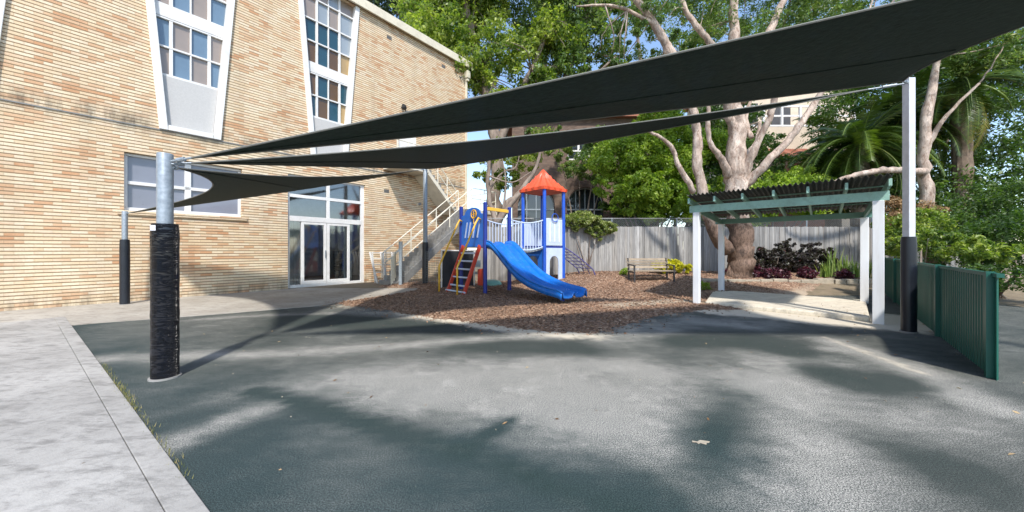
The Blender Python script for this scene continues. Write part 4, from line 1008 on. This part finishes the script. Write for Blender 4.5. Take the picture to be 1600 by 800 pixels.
# cream house with balcony to the right of the gum
d = 24; hs = thing('house', (P(1240, 390, d).x, d, 0), 'cream rendered house with white balcony rail behind the gum tree', 'building'); hx = hs.location.x
def HP(px, py): p = P(px, py, d); return p.x-hx, p.z
xa, xb = HP(1165, 0)[0], HP(1380, 0)[0]; z1 = HP(0, 198)[1]
b = B(); b.box(xa, xb, 0, 8, 0, z1); b.box(xa, xb, 2, 8, z1+.002, z1+4.2); b.build('wall', 'cblk', hs)
b = B(); b.box(xa+.8, xa+2.2, 1.94, 1.998, z1+.3, z1+2.4); b.build('window', 'iron', hs); b = B(); b.box(xa+3.2, xa+4.6, 1.94, 1.998, z1+.3, z1+2.4); b.build('window', 'iron', hs)
b = B()
for z in (z1+.08, z1+.75, z1+1.4): b.bar((xa, .05, z), (xb, .05, z), .08, .11)
for xx in np.arange(xa, xb, 1.25): b.bar((xx, .05, z1), (xx, .05, z1+1.45), .13, .13)
b.build('balcony_rail', 'white', hs)
b = B(); x0, z0 = HP(1195, 262); x1, zt = HP(1262, 240); rows = [[(x0+(x1-x0)*k/60, -2.5, z0-.1+.05*math.sin(k*2)) for k in range(61)], [(x0+(x1-x0)*k/60, -.02, zt+.3+.05*math.sin(k*2)) for k in range(61)]]; b.grid(rows)
b.box(x0+.2, x1-.2, -2.3, -.02, 0, z0-.25); b.build('porch_roof', 'terra', hs)
b = B(); b.box(xa-.3, xb+.3, 1.7, 8.3, z1+4.2, z1+4.5); b.build('roof', 'terra', hs)
# ------------------------------------------------------------------ trees
def tree(name, base, lab, cat, limbs, crowns, bark='b_grey', grp=None, seed=1, twigs=0, bmats=None, core=None):
    t = thing(name, base, lab, cat, grp); b = B()
    for k, l in enumerate(limbs): limb(b, l, seed*31+k, 12 if l[0][3] > .15 else 7, origin=base)
    g_ = np.random.default_rng(seed)
    if twigs:
        allb = np.array([bb for c in crowns for bb in c['blobs']], float); ends = [l[-1] for l in limbs]
        for k in range(twigs):
            bb = allb[g_.integers(len(allb))]; e = g_.normal(size=3); e /= np.linalg.norm(e); tip = bb[:3]+e*bb[3:6]*.95
            st_ = np.array(min((p for l in limbs for p in l[1:]), key=lambda p: np.linalg.norm(np.array(p[:3])-bb[:3])+g_.random()*.6)[:3])
            mid = (st_+tip)/2+g_.normal(size=3)*.2*np.linalg.norm(tip-st_)*.5; L_n = np.linalg.norm(tip-st_); r0 = min(.05, .012+.012*L_n)
            limb(b, [(*st_, r0), (*mid, r0*.65), (*tip, .007)], seed*97+k, 5, amp=.3, origin=base)
    b.build('trunk', bark, t, smooth=True)
    for k, c in enumerate(crowns): leaves('crown', c['mat'], t, base, c['blobs'], c['n'], c['size'], seed*13+k, **c.get('kw', {}))
    return t
def bl(px, py, d, r, ry=None, rz=None): v = P(px, py, d); return (v.x, v.y, v.z, r, ry or r, rz or r*.75)

# the big pink-barked gum behind the shelter
base = P(1150, 440, 12.6); base.z = zgf(base.x, base.y)
L1 = [pl(1136, 392, 12.5, .30), pl(1108, 345, 12.4, .24), pl(1096, 295, 12.4, .21), pl(1090, 240, 12.4, .19), pl(1086, 190, 12.4, .17), pl(1070, 130, 12.3, .14), pl(1052, 92, 12.2, .20), pl(1040, 68, 12.2, .17), pl(1018, 30, 12.1, .15), pl(990, -5, 12, .12), pl(950, -40, 12, .08)]
gum_l = [[pl(1154, 446, 12.6, .60), pl(1154, 425, 12.6, .53), pl(1156, 390, 12.6, .47), pl(1154, 345, 12.6, .43), pl(1149, 300, 12.6, .40), pl(1149, 250, 12.6, .38), pl(1150, 200, 12.6, .33), pl(1148, 140, 12.6, .27), pl(1147, 75, 12.5, .22), pl(1145, 30, 12.5, .19), pl(1150, -40, 12.4, .14), pl(1160, -130, 12.4, .08)],
         L1, [pl(1149, 215, 12.6, .2), pl(1132, 150, 12.3, .15), pl(1119, 82, 12.1, .12), pl(1092, 46, 12.0, .12), pl(1070, 15, 12.0, .10), pl(1056, -20, 12, .08)],
         [pl(1140, 275, 12.5, .17), pl(1124, 243, 12.2, .12), pl(1110, 225, 12.1, .10), pl(1106, 195, 12.1, .09), pl(1108, 160, 12.0, .07)],
         [pl(1084, 300, 12.4, .13), pl(1062, 262, 12.2, .10), pl(1048, 228, 12.1, .08), pl(1020, 208, 12.0, .06), pl(985, 196, 12, .03)],
         [pl(1158, 285, 12.5, .2), pl(1176, 240, 12.2, .14), pl(1197, 195, 12.0, .12), pl(1208, 165, 11.9, .12), pl(1216, 120, 11.9, .1), pl(1235, 60, 11.8, .06)],
         [pl(1160, 295, 12.6, .22), pl(1185, 268, 12.2, .16), pl(1212, 240, 12.0, .14), pl(1238, 212, 11.9, .13), pl(1264, 175, 11.9, .12), pl(1300, 120, 11.9, .09), pl(1340, 60, 11.9, .06)],
         [pl(1160, 160, 12.6, .2), pl(1185, 90, 12.5, .16), pl(1200, 55, 12.4, .15), pl(1218, 15, 12.4, .13), pl(1240, -30, 12.4, .1)],
         [pl(1025, 40, 12.1, .09), pl(980, 15, 12, .07), pl(945, 8, 12, .05), pl(900, 10, 12, .03)], [pl(1175, 215, 12.3, .1), pl(1165, 185, 12.9, .09), pl(1175, 150, 13, .07)],
         [pl(1160, 245, 12.8, .14), pl(1180, 225, 13.4, .09), pl(1188, 190, 13.6, .07)]]
gb1 = [bl(1090, 20, 14, 1.6), bl(1220, 20, 14.5, 1.6), bl(1150, 10, 14, 1.5), bl(1010, 90, 14, .8), bl(1290, 0, 14, 1.5), bl(1370, 10, 14.5, 1.5), bl(1160, 230, 15, .6), bl(1000, 45, 12.5, .9), bl(1040, 5, 12, 1.1), bl(1095, 50, 13, 1.0), bl(1100, -10, 12.5, 1.2), bl(1170, 45, 13, 1.0), bl(1175, -40, 13, 1.5), bl(1265, 10, 13, 1.1), bl(1300, 45, 12.6, .9), bl(1330, -20, 12.5, 1.3), bl(960, 80, 12.6, .55), bl(970, -20, 12, 1.1), bl(1050, -90, 12, 1.8), bl(1250, -90, 12.5, 1.9), bl(1400, -60, 12.5, 1.5), bl(1210, 90, 13.4, .6), bl(1060, 120, 12.9, .6), bl(1130, 110, 13.2, .6), bl(1020, 160, 12.6, .4)]
LK[0] = .84
tree('gum_tree', base, 'big pink-barked gum tree with forked limbs behind the shelter', 'tree', gum_l, [dict(mat='l_gum', blobs=gb1, n=48000, size=.125, kw=dict(asp=3.2, subr=.28, shell=.25, sub=260))], 'b_gum', seed=3, twigs=60)
# fibrous bark skirt is part of the trunk
gum = COL.objects[-1]
# second gum at the right with the drooping limb
base = P(1452, 400, 13.0); base.z = zgf(base.x, base.y)
g2l = [[pl(1455, 420, 13, .42), pl(1450, 350, 13, .36), pl(1446, 290, 13, .32), pl(1443, 240, 13, .28), pl(1450, 170, 13, .22), pl(1465, 90, 13, .16), pl(1480, 0, 13, .1)],
       [pl(1446, 268, 13, .22), pl(1425, 268, 12.6, .19), pl(1400, 265, 12.3, .17), pl(1365, 268, 12.2, .16), pl(1330, 275, 12.3, .13), pl(1295, 288, 12.6, .09), pl(1270, 296, 12.9, .05)], [pl(1447, 230, 13, .16), pl(1480, 180, 12.6, .1), pl(1530, 130, 12.4, .06)]]
LK[0] = .62
tree('gum_tree', base, 'pale gum tree behind the green fence with a low drooping limb', 'tree', g2l, [dict(mat='l_gum', blobs=[bl(1480, 10, 13, 1.8), bl(1540, 60, 12.5, 1.5), bl(1590, 0, 12.5, 1.6), bl(1420, 60, 14, 1.2), bl(1500, -80, 13, 2)], n=26000, size=.12, kw=dict(asp=3, subr=.28, shell=.3, sub=170))], 'b_gum', seed=5, twigs=30)
LK[0] = 1.0
# large fig-like trees behind the fence on the left
def bigtree(px, d, lab, seed, blobs, mat, n, size, limbs, **kw):
    base = P(px, 400, d); base.z = -.02
    tree('fig_tree', base, lab, 'tree', [[(base.x, base.y, -.1, .5), pl(px, 340, d, .4), *l] if l[0][3] > .3 else l for l in limbs], [dict(mat=mat, blobs=blobs, n=n, size=size, kw=kw)], 'b_grey', 'tall leafy trees behind the hall', seed, twigs=130)
bigtree(770, 20, 'tall bright leafed fig tree rising right beside the hall corner', 11, [bl(690, 60, 20, 2.2), bl(740, 20, 21, 2.2), bl(790, 80, 20, 1.9), bl(740, 110, 19.5, 1.7), bl(700, 0, 21, 2.3), bl(660, 30, 22, 1.9), bl(780, 150, 19.5, 1.2), bl(840, 130, 20, 1.5), bl(760, -60, 20, 3), bl(860, 60, 21, 1.9), bl(770, 180, 20, .9), bl(760, 265, 20, .8)], 'l_fig', 62000, .2,
        [[pl(772, 300, 20, .38), pl(778, 250, 20, .34), pl(768, 180, 20, .3), pl(750, 110, 20, .24), pl(735, 40, 20, .18), pl(720, -40, 20, .12)], [pl(775, 240, 20, .25), pl(800, 170, 20, .2), pl(830, 110, 20.3, .15), pl(860, 40, 20.5, .1)], [pl(760, 150, 20, .2), pl(715, 90, 20.5, .15), pl(680, 30, 21, .1)]], asp=1.9, subr=.27, shell=.2, sub=340)
bigtree(880, 22, 'tall open fig tree with thin bare branches left of the gum', 12, [bl(880, 100, 22, 1.7), bl(930, 60, 22, 1.7), bl(900, 10, 22, 2.3), bl(840, 40, 22.5, 2), bl(970, 100, 22.5, 1.2), bl(910, 140, 21.5, 1.0), bl(860, 170, 21.5, 1.0), bl(980, 20, 22, 1.6), bl(870, -60, 22, 3), bl(820, 210, 21, .9), bl(890, 180, 23, .9)], 'l_gum', 52000, .19,
        [[pl(815, 300, 21.4, .3), pl(835, 260, 21.6, .26), pl(850, 220, 21.8, .22), pl(870, 160, 22, .2), pl(895, 90, 22, .16), pl(920, 20, 22, .1)], [pl(865, 175, 22, .14), pl(915, 130, 22, .1), pl(960, 90, 22, .07)], [pl(858, 200, 22, .12), pl(840, 130, 22, .1), pl(830, 60, 22.3, .07)]], asp=2, subr=.28, shell=.4, sub=260)
bigtree(640, 27, 'distant blue green tree showing above the hall roof', 13, [bl(600, 10, 27, 3), bl(655, -20, 27, 3.2), bl(745, 120, 28, 2.2), bl(560, -40, 27, 3), bl(700, 100, 29, 3), bl(820, 200, 28, 2.2)], 'l_grey', 30000, .26,
        [[pl(700, 300, 27, .4), pl(690, 150, 27, .3), pl(660, 40, 27, .2), pl(640, -40, 27, .12)], [pl(690, 160, 27, .2), pl(730, 110, 27, .12)]], asp=2.2, subr=.3, shell=.4, sub=200)
bigtree(1010, 27, 'distant sparse tree between the fig and the gum', 14, [bl(1060, 80, 27, 1.9), bl(1120, 60, 28, 2.4), bl(1000, 10, 28, 2.4), bl(1220, 60, 28, 2.6), bl(1320, 80, 28, 2.6), bl(1300, 10, 28, 2)], 'l_gum', 16000, .24,
        [[pl(1010, 300, 27, .3), pl(1010, 180, 27, .22), pl(1000, 90, 27, .15), pl(990, 10, 27, .1)], [pl(1010, 190, 27, .14), pl(1080, 120, 27, .1), pl(1180, 80, 28, .07)]], asp=2.4, subr=.25, shell=.3, sub=170)
# bare pale limb leaning behind the tower
b = B(); base = P(800, 352, 15.5); base.z = .1
t = thing('bare_tree', base, 'pale bare multi stemmed tree leaning behind the playset', 'tree')
for k, l in enumerate(([pl(760, 430, 15.5, .2), pl(786, 330, 15.5, .15), pl(808, 305, 15.5, .12), pl(830, 275, 15.5, .09), pl(842, 248, 15.5, .07), pl(845, 220, 15.5, .05)], [pl(775, 350, 15.6, .12), pl(762, 290, 15.7, .10), pl(768, 240, 15.8, .07)], [pl(775, 350, 15.4, .14), pl(800, 318, 15.4, .10), pl(815, 300, 15.3, .08), pl(835, 292, 15.3, .05)], [pl(762, 300, 15.7, .06), pl(785, 270, 15.6, .04), pl(805, 262, 15.6, .03), pl(812, 240, 15.6, .02)], [pl(786, 330, 15.4, .06), pl(790, 280, 15.4, .035), pl(783, 240, 15.4, .02)], [pl(764, 275, 15.4, .05), pl(800, 285, 15.4, .03), pl(830, 268, 15.4, .02)])): limb(b, l, 300+k, 8, origin=base)
b.build('trunk', 'b_grey', t, smooth=True)
leaves('crown', 'l_fig', t, base, [bl(765, 240, 16, .6), bl(800, 235, 16.5, .8), bl(850, 222, 17, .8), bl(820, 250, 17.5, .8), bl(740, 265, 16.5, .25), bl(890, 226, 17, .6), bl(790, 280, 17.5, .7)], 11000, .13, 555, subr=.3)

def bush(name, lab, cat, blobs, mat, n, size, seed, grp=None, stem=True, **kw):
    x = np.mean([q[0] for q in blobs]); y = np.mean([q[1] for q in blobs]); base = (x, y, zgf(x, y)-.02)
    t = thing(name, base, lab, cat, grp); b = B(); g_ = random.Random(seed)
    for k in range(7):
        q = blobs[g_.randrange(len(blobs))]; s_ = max(.02, q[3]*.05)
        b.tube([(g_.uniform(-.1, .1), g_.uniform(-.1, .1), 0), ((q[0]-x)*.5, (q[1]-y)*.5, (q[2]-base[2])*.55), (q[0]-x, q[1]-y, q[2]-base[2])], [s_, s_*.7, s_*.3], 6)
    b.build('stem', 'b_grey', t); leaves('foliage', mat, t, base, blobs, n, size, seed, **kw); return t
bush('leafy_tree', 'round bright green tree left of the gum above the fence', 'tree', [bl(965, 250, 16.5, 1.2), bl(1030, 200, 17, 1.2), bl(1075, 230, 17, 1.1), bl(975, 320, 16.3, .7), bl(1075, 290, 16.6, .9), bl(1010, 235, 16.5, 1.3), bl(1050, 260, 16.5, 1.2), bl(1000, 290, 16, 1.1), bl(1050, 310, 16, 1.0), bl(950, 290, 16.5, .7), bl(1080, 330, 16.2, .8), bl(985, 222, 17, .9), bl(930, 258, 17, .5), bl(1020, 330, 16.3, .8)], 'l_bright', 60000, .14, 21, asp=2.2, subr=.28, shell=.6, sub=240)
bush('leafy_tree', 'dark green undergrowth tree below the round bright tree', 'tree', [bl(1000, 320, 18, 1.6), bl(1060, 300, 18, 1.8), bl(1110, 330, 18, 1.4), bl(960, 335, 18, .9), bl(1110, 260, 19, 2.0), bl(1060, 230, 19, 1.5)], 'l_dark', 34000, .17, 22)
bush('leafy_tree', 'bright green tree between gum trunk and balcony house', 'tree', [bl(1210, 300, 15.5, 1.0), bl(1250, 285, 16, .9), bl(1185, 330, 15.5, .8), bl(1290, 300, 15.5, .8), bl(1260, 320, 15.5, .8), bl(1130, 300, 17, .9), bl(1120, 230, 17, .9)], 'l_bright', 34000, .13, 23, asp=2.2)
bush('leafy_tree', 'dark leafed tree in front of the balcony house', 'tree', [bl(1190, 225, 20, 1.1), bl(1230, 252, 20, .8), bl(1150, 240, 20, 1.5), bl(1200, 280, 20, 1.0), bl(1130, 180, 20, 1.6), bl(1180, 190, 20, .8)], 'l_dark', 16000, .17, 24)
bush('leafy_tree', 'dark bushy tree under the palms behind the right fence', 'tree', [bl(1320, 300, 16.5, 1.6), bl(1400, 310, 16.5, 1.7), bl(1480, 300, 16, 1.8), bl(1560, 290, 15, 1.8), bl(1370, 240, 18, 2), bl(1450, 220, 18, 2.2), bl(1540, 200, 16, 2.2), bl(1600, 120, 17, 2.4), bl(1400, 130, 19, 2.2), bl(1500, 120, 18, 2.5), bl(1330, 180, 19, 2.0)], 'l_dark', 60000, .18, 25)
bush('variegated_shrub', 'pale variegated creeper spilling over the fence beside the tower', 'shrub', [bl(895, 348, 13.9, .42, .35, .28), bl(925, 350, 13.85, .45, .35, .32), bl(950, 355, 13.85, .35, .3, .22), bl(935, 368, 13.8, .25, .15, .22), bl(885, 345, 14.1, .3), bl(910, 342, 14.2, .5, .4, .25)], 'l_var', 16000, .08, 26, asp=1.7)
bush('shrub', 'broad green hedge behind the steel fence at the right edge', 'hedge', [bl(1500, 390, 10.5, .9), bl(1560, 385, 9.5, .9), bl(1600, 380, 9, 1), bl(1480, 360, 12, 1), bl(1640, 380, 8.5, 1), bl(1560, 330, 12, 1.3), bl(1640, 320, 11, 1.4), bl(1520, 425, 9, .6), bl(1590, 430, 8.4, .6)], 'l_dark', 34000, .1, 29)
bush('shrub', 'green shrub growing over the low green fence', 'shrub', [bl(1400, 385, 9.7, .35), bl(1425, 380, 9.2, .35), bl(1410, 360, 10.5, .5), bl(1450, 375, 8.9, .4), bl(1490, 385, 8.2, .4), bl(1395, 350, 12, .5), bl(1540, 390, 7.4, .4), bl(1440, 350, 10.5, .6)], 'l_fig', 15000, .09, 27)
bush('shrub', 'dry brown leafed shrub under the second gum tree', 'shrub', [bl(1405, 345, 11, .45), bl(1440, 330, 11, .5), bl(1395, 325, 12.5, .5)], 'l_dry', 5000, .09, 28)

bush('leafy_tree', 'loose green tree in front of the upper window of the dark brick building', 'tree', [bl(905, 262, 18.5, .9), bl(935, 225, 18.5, 1.0), bl(870, 215, 19, .7), bl(880, 240, 18.5, .5), bl(945, 270, 18, .8)], 'l_gum', 11000, .15, 34, shell=.2)
# palms
def palm(base, top, lab, seed, nf=34, fl=3.0):
    t = thing('date_palm', base, lab, 'palm', 'palms behind the right fence'); g_ = random.Random(seed); b = B()
    m = [(0, 0, 0), ((top[0]-base[0])*.4, (top[1]-base[1])*.5, (top[2]-base[2])*.5), tuple(Vector(top)-Vector(base))]
    pts = [Vector(m[0]).lerp(Vector(m[1]), k/8) for k in range(8)]+[Vector(m[1]).lerp(Vector(m[2]), k/8) for k in range(9)]
    b.tube(pts, [.34*(1-.012*k)*(1.06 if k % 2 else .97) for k in range(17)], 14); b.build('trunk', 'b_palm', t)
    V = []; Fq = []; rr = []; rb = B(); T = Vector(top)-Vector(base)
    for f in range(nf):
        a = g_.random()*6.283; el = g_.choice((1.2, .8, .45, .1, -.3, -.6))+g_.uniform(-.15, .15); L = fl*g_.uniform(.8, 1.1); H = Vector((math.cos(a), math.sin(a), 0)); p = Vector(T); pp = [Vector(p)]; e = el
        for k in range(14): e -= .095+.03*max(0, 1-abs(e)); p = p+(H*math.cos(e)+Zv*math.sin(e))*L/14; pp.append(Vector(p))
        rb.tube(pp, [.03*(1-k/16) for k in range(15)], 5); sv = H.cross(Zv); fr = g_.random()*.55
        if el < -.5 and g_.random() < .5: fr = .95
        for k in range(6, 14*5):
            q = k/5; i = int(q); c = pp[i].lerp(pp[min(i+1, 14)], q-i); d = (pp[min(i+1, 14)]-pp[i]).normalized(); ll = (.42*math.sin(math.pi*min(1, q/14*.85+.12))+.08)*g_.uniform(.85, 1.1)
            for s_ in (-1, 1):
                dirn = (sv*s_*.85+d*.6+Zv*(.25-.4*g_.random())).normalized(); tip = c+dirn*ll-Zv*ll*.22; wv = d*.016; i0 = len(V)
                V += [tuple(c-wv), tuple(c+wv), tuple(c.lerp(tip, .6)+wv*.9+Zv*ll*.06), tuple(tip)]; Fq.append((i0, i0+1, i0+2, i0+3)); rr.append(min(1, fr+.35*g_.random()))
    fo = npmesh('fronds', np.array(V), np.array(Fq), 'l_palm', t, np.array(rr)); rb.build('frond_rib', 'l_blade', fo)
def pm(px, py, d): v = P(px, py, d); return (v.x, v.y, v.z)
x, y, z = pm(1345, 225, 15.5); palm((x+.2, y+.3, 0), (x, y, z), 'date palm with drooping fronds left of the white pole', 31, 62, 3.2)
x, y, z = pm(1500, 130, 15); palm((x+.2, y, 0), (x, y, z), 'taller date palm at the right edge behind the white pole', 32, 44, 3.2)
x, y, z = pm(1410, 190, 16.5); palm((x+.1, y, 0), (x, y, z), 'farther date palm between the two front palms', 33, 56, 3.0)
x, y, z = pm(1300, 262, 17); palm((x+.1, y, 0), (x, y, z), 'lowest date palm beside the gum branches', 34, 46, 2.4)

# trees behind the camera, whose crowns dapple the yard
def backtree(x, y, h, r, n, seed, lab):
    base = (x, y, -.02)
    tree('street_tree', base, lab, 'tree', [[(x, y, 0, .25), (x+.1, y, h*.5, .2), (x, y, h, .1)]], [dict(mat='l_gum', blobs=[(x, y, h, r, r, r*.7), (x+r*.7, y+.5, h-1, r*.7, r*.7, r*.5), (x-r*.8, y, h-.5, r*.7, r*.7, r*.5)], n=n, size=.22, kw=dict(subr=.3, shell=.4))], 'b_grey', 'trees behind the camera', seed)
BACK = True

# ------------------------------------------------------------------ garden bed
def bed(x, y): return zgf(x, y)
k = 0
for px_, d_, h_, w_ in ((1172, 13.3, .75, .35), (1192, 13.4, .9, .38), (1214, 13.3, 1.05, .4), (1235, 13.4, 1.2, .42), (1256, 13.2, 1.0, .42), (1276, 13.3, 1.1, .4), (1292, 13.4, .9, .3)):
    x = (px_-800)/F*d_; z = bed(x, d_); labs = ['lowest', 'second', 'third', 'tallest', 'fifth', 'sixth', 'rightmost']
    bush('burgundy_shrub', {0: 'small dark burgundy shrub nearest the gum trunk', 1: 'dark burgundy shrub second from the gum trunk', 2: 'dark burgundy shrub third from the gum trunk', 3: 'tallest dark burgundy shrub in the middle of the bed', 4: 'bushy burgundy shrub just right of the tallest one', 5: 'burgundy shrub second from the strappy green plants', 6: 'narrow burgundy shrub touching the strappy green plants'}[k], 'shrub',
         [(x, d_, z+h_*.45, w_, w_*.8, h_*.42), (x+.05*(-1)**k, d_, z+h_*.9, w_*.5, w_*.5, h_*.22)], 'l_purple', 3600, .085, 40+k, 'burgundy shrubs along the fence', asp=1.9, up=.2); k += 1
for k, (px_, d_, w_, lab) in enumerate(((1153, 12.6, .38, 'low wine red plant at the foot of the gum trunk'), (1185, 12.4, .36, 'low wine red plant second from the gum trunk'), (1215, 12.1, .38, 'low purple red plant in the middle of the bed front'), (1262, 12.3, .3, 'low crimson plant right of the bed middle'), (1318, 12.0, .26, 'low purple plant in front of the strappy plants'))):
    x = (px_-800)/F*d_; z = bed(x, d_)
    bush('red_plant', lab, 'plant', [(x, d_, z+.2, w_, w_*.7, .2), (x+.2, d_+.1, z+.15, w_*.7, w_*.5, .15)], 'l_red', 1500, .08, 60+k, 'low red plants in the bed', asp=1.8)
for k, (px_, d_, h_, lab) in enumerate(((1288, 12.6, .6, 'small pale strappy plant touching the burgundy shrubs'), (1303, 12.8, 1.0, 'tallest pale green strappy plant by the fence'), (1320, 12.7, .75, 'pale strappy plant right of the tallest one'), (1336, 12.6, .6, 'strappy plant left of the back white post'), (1358, 12.4, .7, 'strappy plant right of the back white post'), (1372, 12.2, .55, 'strappy plant between the two right hand posts'))):
    x = (px_-800)/F*d_; z = bed(x, d_); base = (x, d_, z)
    o = blades('strappy_plant', 'l_blade', None, base, [(x+random.uniform(-.12, .12), d_+random.uniform(-.1, .1), z) for _ in range(4)], 9, h_, 80+k, .05, .4); o.location = base; tag(o, lab, 'plant', 'strappy plants in the bed')
x, y = P(1046, 0, 13.0).x, 13.0; bush('yellow_plant', 'bright yellow leafed plant behind the bench', 'plant', [(x, y, bed(x, y)+.32, .5, .3, .22), (x+.5, y, bed(x, y)+.26, .3, .25, .2), (x-.35, y, bed(x, y)+.35, .3, .2, .15)], 'l_yel', 4500, .09, 90, asp=2)
x, y = P(1105, 0, 10.6).x, 10.9; bush('green_plant', 'small green weed clump beside the left shelter posts', 'plant', [(x, y, bed(x, y)+.12, .28, .2, .13)], 'l_bright', 900, .08, 91, asp=3)
x, y = P(978, 0, 12.6).x, 12.8; bush('green_plant', 'tiny green weed at the left end of the bench', 'plant', [(x, y, bed(x, y)+.15, .18, .15, .15)], 'l_bright', 350, .08, 92, asp=3)
# garden edging stones
ed = thing('garden_edging', (P(1260, 0, 11.6).x, 11.6, .3), 'low sandstone edging along the front of the garden bed', 'edging'); b = B(); x = 6.4; ex = ed.location
while x < 12.4:
    w = random.uniform(.35, .6); y = 11.75-.0*x+random.uniform(-.03, .03); z = zgf(x+w/2, y); b.box(x-ex.x, x+w-.02-ex.x, y-ex.y, y+.2-ex.y, z-.05-ex.z, z+.12+random.uniform(-.02, .02)-ex.z); x += w
b.build('stones', 'stone', ed, bevel=.02)

# ------------------------------------------------------------------ loose chips and leaves
def scatter(name, mat, n, fx, size, lab, cat, seed, asp=2.2, tilt=.5):
    g_ = np.random.default_rng(seed); X, Y, Z = fx(g_, n); n = len(X); c = np.stack([X, Y, Z], 1); nz = g_.normal(size=(n, 3))*tilt; nz[:, 2] = 1; nz /= np.linalg.norm(nz, axis=1)[:, None]
    t = g_.normal(size=(n, 3)); t -= nz*(t*nz).sum(1)[:, None]; t /= np.linalg.norm(t, axis=1)[:, None]; b_ = np.cross(nz, t); L = size*(.4+1.1*g_.random(n)**1.5)[:, None]; W_ = L/asp
    c[:, 2] += L[:, 0]*.12
    V = np.stack([c-t*L*.5-b_*W_*.25, c+b_*W_*.5, c+t*L*.5, c-b_*W_*.5+nz*W_*.3], 1).reshape(-1, 3)
    return tag(npmesh(name, V, np.arange(n*4).reshape(n, 4), mat, None, g_.random(n)), lab, cat, kind='stuff')
def fm(g_, n):
    X = g_.uniform(-4.7, 8, n); Y = g_.uniform(5.5, 14, n); d = pdist(X, Y, MULCH); k = (d > .02) | (g_.random(n) < .30*np.exp(-(np.minimum(d, 0)/.32)**2)); X, Y = X[k], Y[k]; return X, Y, np.maximum(mz(X, Y), 0)
scatter('wood_chips', 'chip', 42000, fm, .055, 'loose brown bark chips covering the play area', 'bark chips', 101, 2.6)
def fl2(g_, n):
    X = np.concatenate([g_.uniform(-6, 8, n//3), g_.normal(6.3, 1.3, n//3), g_.normal(2, 3, n//3)]); Y = np.concatenate([g_.uniform(2, 8, n//3), g_.normal(7.0, .8, n//3), g_.normal(9.0, 2, n//3)]); k = (Y > 1.8); X, Y = X[k], Y[k]
    z = np.where(pdist(X, Y, MULCH) > 0, mz(X, Y), 0); z = np.where(poly_in(X, Y, [p[:2] for p in poly]), .10, z); return X, Y, z+.002
def fl3(g_, n):
    X = g_.uniform(-5, 7, n); Y = g_.uniform(1.7, 7.5, n)**1.0; k = (pdist(X, Y, MULCH) < -.1) & (side(X, Y, (156, 570), (325, 800)) > .1); return X[k], Y[k], 0*X[k]+.003
scatter('litter', 'stone', 110, fl3, .016, 'tiny pale flecks of grit and paper on the rubber yard', 'litter', 103, 1.6)
q = G(1096, 692); b = B(); pts_ = [(q.x+.055*math.cos(a)*(1+.3*math.sin(3*a)), q.y+.022*math.sin(a)*(1+.4*math.cos(5*a)), .003+.004*(k % 2)) for k, a in enumerate(np.linspace(0, 6.0, 13))]; b.face([(p[0]-q.x, p[1]-q.y, p[2]) for p in pts_]); tag(b.build('paper_scrap', 'stone', loc=(q.x, q.y, 0)), 'torn white scrap lying on the rubber in the right foreground', 'scrap')
scatter('fallen_leaves', 'l_dry', 420, fl2, .035, 'dry fallen leaves scattered over the yard', 'fallen leaves', 102, 2.6)
